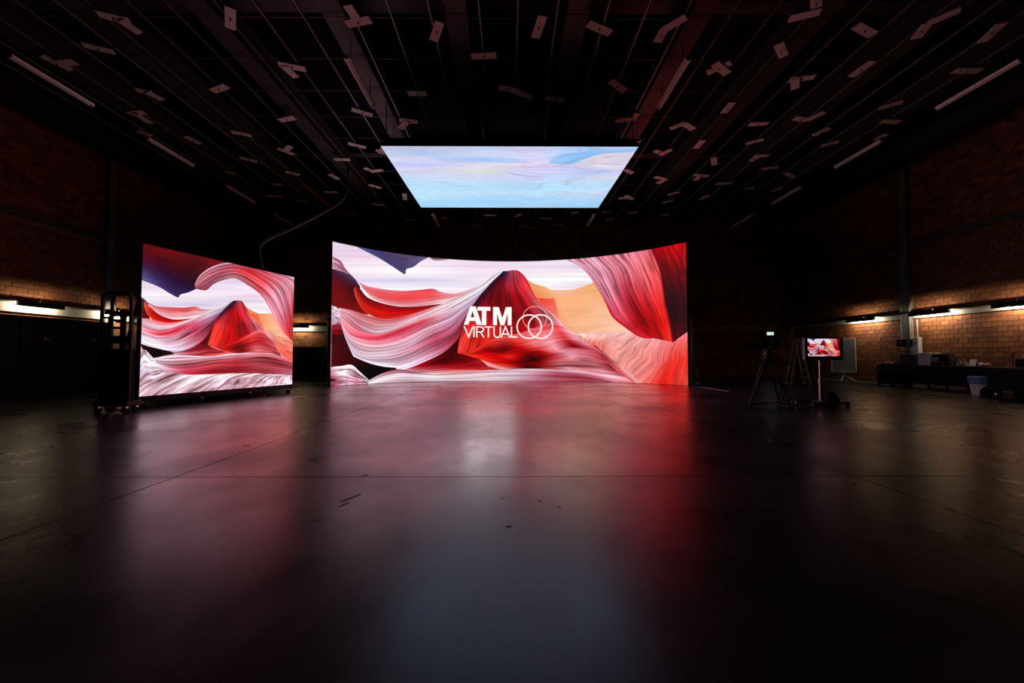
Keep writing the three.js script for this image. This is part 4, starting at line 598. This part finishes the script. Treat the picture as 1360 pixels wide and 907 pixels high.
{
  const L = TZ1 - TZ0, o = thing('coffee_table', 'long dark trestle table against the brick wall holding coffee things', 'table', [TX, 0, (TZ0 + TZ1) / 2], -Math.PI / 2);
  part('table_top', rbox(L, 0.035, TW, 0.008, 0, TY - 0.018, 0), M.brown, o);
  part('apron', [box(L - 0.1, 0.08, 0.02, 0, TY - 0.075, TW / 2 - 0.04), box(L - 0.1, 0.08, 0.02, 0, TY - 0.075, -TW / 2 + 0.04)], M.brown, o);
  for (const x of [-L / 2 + 0.08, 0, L / 2 - 0.08]) for (const s of [-1, 1]) part('leg', box(0.05, TY - 0.036, 0.05, x, (TY - 0.036) / 2, s * (TW / 2 - 0.06)), M.brown, o);
  part('modesty_panel', box(L - 0.1, 0.5, 0.015, 0, 0.42, TW / 2 - 0.1), M.black, o);
}
const onTable = (px, depth) => [XR - depth, TY, alongR(px, XR - depth)];
{
  let o = thing('storage_crate', 'dark grey box on the coffee table beside a white box', 'box', onTable(1212, 0.4), -Math.PI / 2);
  part('body', rbox(0.5, 0.32, 0.36, 0.012, 0, 0.16, 0), M.darkGrey, o); part('lid', rbox(0.52, 0.03, 0.38, 0.008, 0, 0.335, 0), M.darkGrey, o);
  part('handle', rbox(0.12, 0.02, 0.015, 0.004, 0, 0.26, 0.185), M.alu, o);
  o = thing('white_box', 'white lidded plastic box on the coffee table', 'box', onTable(1234, 0.4), -Math.PI / 2);
  part('body', rbox(0.36, 0.36, 0.34, 0.012, 0, 0.18, 0), M.white, o); part('lid', rbox(0.38, 0.035, 0.36, 0.01, 0, 0.378, 0), M.white, o); part('latch', rbox(0.06, 0.06, 0.02, 0.004, 0, 0.35, 0.185), M.grey, o);
  o = thing('coffee_machine', 'black coffee machine on the table beside the white box', 'coffee machine', onTable(1250, 0.38), -Math.PI / 2);
  part('body', [rbox(0.24, 0.1, 0.34, 0.012, 0, 0.05, 0), rbox(0.24, 0.3, 0.14, 0.012, 0, 0.17, -0.1), rbox(0.24, 0.1, 0.32, 0.015, 0, 0.3, 0)], M.black, o); part('spout', cyl(0.015, 0.02, 0.06, 0, 0.2, 0.08), M.chrome, o); part('drip_tray', box(0.18, 0.012, 0.14, 0, 0.106, 0.09), M.alu, o);
  o = thing('thermos_jug', 'dark thermos jug with handle on the coffee table', 'jug', onTable(1265, 0.5), -Math.PI / 2);
  part('body', lathe([[0, 0], [0.07, 0], [0.078, 0.02], [0.078, 0.2], [0.06, 0.27], [0.045, 0.3], [0, 0.3]]), M.darkGrey, o); part('lid', lathe([[0, 0.3], [0.045, 0.3], [0.042, 0.33], [0, 0.34]]), M.black, o); part('handle', tube([V(0.07, 0.25, 0), V(0.12, 0.24, 0), V(0.125, 0.14, 0), V(0.075, 0.07, 0)], 0.01, false, 20), M.black, o);
  const cupG = lathe([[0, 0], [0.03, 0], [0.042, 0.1], [0.045, 0.102], [0.04, 0.1], [0.028, 0.005], [0, 0.005]]), cm = [M.white, std(lin(0.5, 0.36, 0.22), 0.7), std(lin(0.55, 0.42, 0.3), 0.6), M.white, M.white];
  [1271, 1275, 1279, 1283].forEach((px, i) => { const c = thing('paper_cup', i % 3 === 0 ? 'white paper cup standing among the cups on the coffee table' : 'tan paper cup standing among the cups on the coffee table', 'cup', onTable(px, 0.28 + 0.14 * (i % 2)), 0, i % 3 === 0 ? 'white cups on the coffee table' : 'tan cups on the coffee table'); part('cup_body', cupG, cm[i], c); part('rim', new THREE.TorusGeometry(0.044, 0.003, 6, 24).rotateX(Math.PI / 2).translate(0, 0.102, 0), cm[i], c); });
  const bg = lathe([[0, 0], [0.03, 0], [0.032, 0.01], [0.032, 0.13], [0.012, 0.18], [0.012, 0.21], [0, 0.21]]);
  for (const px of [1275, 1281]) { const b = thing('bottle', 'small bottle with a white cap among the paper cups', 'bottle', onTable(px, 0.56), 0, 'bottles on the coffee table'); part('bottle_body', bg, std(lin(0.35, 0.26, 0.16), 0.3), b); part('cap', cyl(0.015, 0.015, 0.02, 0, 0.2, 0, 12), M.white, b); }
  o = thing('saucer_plate', 'small white plate in front of the cups', 'plate', onTable(1288.5, 0.6)); part('plate', lathe([[0, 0], [0.06, 0], [0.09, 0.018], [0.088, 0.022], [0.058, 0.006], [0, 0.006]]), M.white, o);
  o = thing('napkin_holder', 'white folded card holder standing near the table end', 'holder', onTable(1293.5, 0.34), -Math.PI / 2);
  part('front_panel', box(0.16, 0.2, 0.008, 0, 0.1, 0.035, 0, 0, -0.3), M.white, o); part('back_panel', box(0.16, 0.2, 0.008, 0, 0.1, -0.035, 0, 0, 0.3), M.white, o);
  for (const [px, c] of [[1303, [0.6, 0.5, 0.48]], [1311, [0.5, 0.26, 0.22]]]) { const b = thing('snack_pouch', px < 1306 ? 'pale crumpled pouch at the table end' : 'reddish crumpled pouch at the table end', 'pouch', onTable(px, 0.36)); const g = new THREE.SphereGeometry(0.06, 16, 10), p = g.attributes.position; for (let i = 0; i < p.count; i++) p.setY(i, Math.max(0, (p.getY(i) + 0.045) * (0.8 + 0.5 * noise(p.getX(i) * 40, p.getZ(i) * 40)))); g.computeVertexNormals(); part('pouch', g, std(lin(...c), 0.5), b); part('seal', box(0.1, 0.004, 0.02, 0, 0.06, 0.05, 0.3), std(lin(...c), 0.5), b); }
  // gear on the wall column
  const wz = onX(1208, 455, XR - 0.25).z;
  o = thing('wall_speaker', 'black box speaker fixed to the pale column above the table', 'speaker', [XR - 0.32, 1.3, wz - 0.08], -Math.PI / 2);
  part('cabinet', rbox(0.34, 0.24, 0.24, 0.012, 0, 0.16, 0), M.black, o); part('cone', new THREE.CylinderGeometry(0.075, 0.06, 0.02, 24).rotateX(Math.PI / 2).translate(-0.03, 0.16, 0.122), M.darkGrey, o); part('dial', new THREE.CylinderGeometry(0.018, 0.018, 0.02, 16).rotateX(Math.PI / 2).translate(-0.13, 0.21, 0.125), M.chrome, o); part('wall_arm', bar(V(0, 0.16, -0.12), V(0, 0.16, -0.24), 0.02), M.blackSteel, o);
  o = thing('switch_box', 'white upright switch box on the column above the table', 'switch box', [XR - 0.24, 1.12, wz + 0.24], -Math.PI / 2);
  part('casing', rbox(0.18, 0.52, 0.14, 0.012, 0, 0.26, 0), M.white, o); part('switch', rbox(0.08, 0.02, 0.02, 0.005, 0, 0.3, 0.075), M.black, o); part('conduit', bar(V(0, 0.5, -0.02), V(0, 1.1, -0.02), 0.014), M.white, o);
  o = thing('clip_stand', 'small black stand with silver clips at the table end below the speaker', 'stand', onTable(1206, 0.72), -Math.PI / 2);
  part('stand', [cyl(0.05, 0.05, 0.015, 0, 0, 0), bar(V(0, 0.01, 0), V(0, 0.45, 0), 0.012)], M.black, o); part('crossbar', bar(V(-0.2, 0.45, 0), V(0.2, 0.42, 0), 0.012), M.black, o);
  for (const x of [-0.16, -0.1, 0.08, 0.15]) part('clip', rbox(0.045, 0.02, 0.03, 0.005, x, 0.445 - x * 0.07, 0.015), M.chrome, o);
}
{ // bin
  const z = alongR(1304, XR - 1.15), o = thing('waste_bin', 'white waste bin with a blue liner rim in front of the table', 'bin', [XR - 1.15, 0, z]);
  part('body', lathe([[0, 0], [0.19, 0], [0.2, 0.01], [0.255, 0.46], [0.245, 0.46], [0.19, 0.02], [0, 0.02]], 32), M.white, o);
  part('liner', lathe([[0.24, 0.3], [0.256, 0.47], [0.265, 0.5], [0.27, 0.46], [0.262, 0.4], [0.27, 0.36]], 32), M.blue, o, 'blue bag folded over the rim');
}
{ // dark cart
  const z = alongR(1374, XR - 1.3), o = thing('utility_cart', 'black wheeled utility cart with a raised handle beside the waste bin', 'cart', [XR - 1.3, 0, z], -Math.PI / 2);
  part('body', rbox(1.3, 0.54, 0.7, 0.02, 0, 0.46, 0), M.black, o); part('cart_top', rbox(1.34, 0.04, 0.74, 0.012, 0, 0.75, 0), M.darkGrey, o);
  part('cabinet_block', rbox(0.8, 0.2, 0.5, 0.015, 0.2, 0.87, -0.05), M.black, o);
  part('handle', [tube([V(-0.62, 0.76, -0.28), V(-0.62, 1.08, -0.28), V(-0.6, 1.12, -0.28), V(-0.27, 1.12, -0.28), V(-0.25, 1.08, -0.28), V(-0.24, 0.76, -0.28)], 0.014, false, 50)], M.darkGrey, o);
  for (const x of [-0.5, 0.3]) for (const s of [-0.3, 0.3]) { const w = part('wheel', wheel(0.11, 0.05, x, 0.11, s, Math.PI / 2), M.rubber, o); part('hub', wheel(0.025, 0.06, x, 0.11, s + Math.sign(s) * 0.005, Math.PI / 2), M.alu, w); }
  const b = thing('cloth_heap', 'black cloth heap slumped on the floor beside the cart', 'cloth', [XR - 1.4, 0, z - 0.86]);
  const g = new THREE.SphereGeometry(0.14, 24, 16), p = g.attributes.position; for (let i = 0; i < p.count; i++) { const w = 1 + 0.5 * (fbm(p.getX(i) * 7 + 3, p.getZ(i) * 7 + p.getY(i) * 5, 3) - 0.4); p.setXYZ(i, p.getX(i) * w, Math.max(0, (p.getY(i) + 0.08) * 1.1 * w), p.getZ(i) * w); } g.computeVertexNormals(); part('fold', g, M.rubber, b); part('corner', box(0.1, 0.01, 0.08, -0.13, 0.006, -0.05, 0.4), M.rubber, b);
  const t = thing('crumpled_towel', 'crumpled white towel lying on the utility cart', 'towel', [XR - 1.3, 0.972, z - 0.08]);
  const h = new THREE.SphereGeometry(0.11, 24, 16), q = h.attributes.position; for (let i = 0; i < q.count; i++) { const w = 0.7 + 0.8 * fbm(q.getX(i) * 14 + 3, q.getZ(i) * 14 + q.getY(i) * 9, 3); q.setXYZ(i, q.getX(i) * w, Math.max(0, (q.getY(i) + 0.06) * w), q.getZ(i) * w); } h.computeVertexNormals(); part('towel', h, M.white, t); part('corner', box(0.09, 0.008, 0.06, -0.1, 0.006, 0.06, 0.5), M.white, t);
}
// ------------------------------------------------------------------ cables and floor marks
{
  const P = [[918, 514], [930, 514.5], [945, 516], [960, 518.5], [969, 519.5]].map(([x, y]) => { const p = onY(x, y, 0.012); return p; });
  const o = thing('floor_cable', 'thin cable lying on the floor at the end of the curved screen', 'cable'); part('cord', tube(P, 0.012, false, 40), M.paleCable, o); part('plug', rbox(0.09, 0.035, 0.05, 0.008, P[4].x, 0.018, P[4].z), M.grey, o);
  const a = [[470, 244, -12.7]].slice(1).concat([[348, 325, -11, 3.9], [390, 303, -11.8, 4.75], [430, 282, -12.4, 5.6], [458, 262, -12.6, 6.3]]).map(([x, y, z]) => onZ(x, y, z)); a.unshift(SIDE.a.clone().lerp(SIDE.b, 0.74).addScaledVector(SIDE.n, -0.05).setY(3.29)); a.push(V(-5.3, 7.22, -12.9));
  const c = thing('hanging_cable', 'dark cable bundle sagging from the ceiling to the mobile screen', 'cable'); part('cord', tube(a, 0.028, false, 60), M.cable, c); part('tie', tube(a.map((p) => p.clone().add(V(0, 0.03, 0.02))), 0.01, false, 60), M.darkGrey, c);
}
{ // scuffs and stains on the concrete: thin dark films with ragged outlines
  const ink = std(lin(0.008, 0.008, 0.009), 0.75);
  const stain = (px, py, L, w, ang) => {
    const c = onY(px, py, 0.0015), s = new THREE.Shape(), n = 22; for (let i = 0; i <= n; i++) { const a = i / n * Math.PI * 2, r = 0.7 + 0.7 * rnd(), x = Math.cos(a) * L / 2 * r, y = Math.sin(a) * w / 2 * r; i ? s.lineTo(x, y) : s.moveTo(x, y); }
    const g = new THREE.ShapeGeometry(s).rotateX(-Math.PI / 2).rotateY(ang).translate(c.x, 0.0015, c.z); part('scuff', g, ink, floor);
  };
  stain(466, 661, 0.17, 0.022, 1.1); stain(456, 670, 0.09, 0.015, 1.1); stain(421, 692, 0.03, 0.02, 0.2); stain(327, 592, 0.07, 0.04, 0); stain(485, 631, 0.06, 0.02, 0.4); stain(676, 699, 0.045, 0.018, 0); stain(668, 661, 0.05, 0.008, 0.7); stain(717, 665, 0.05, 0.01, 2.2); stain(743, 673, 0.02, 0.012, 0);
}
renderer.render(scene, camera);
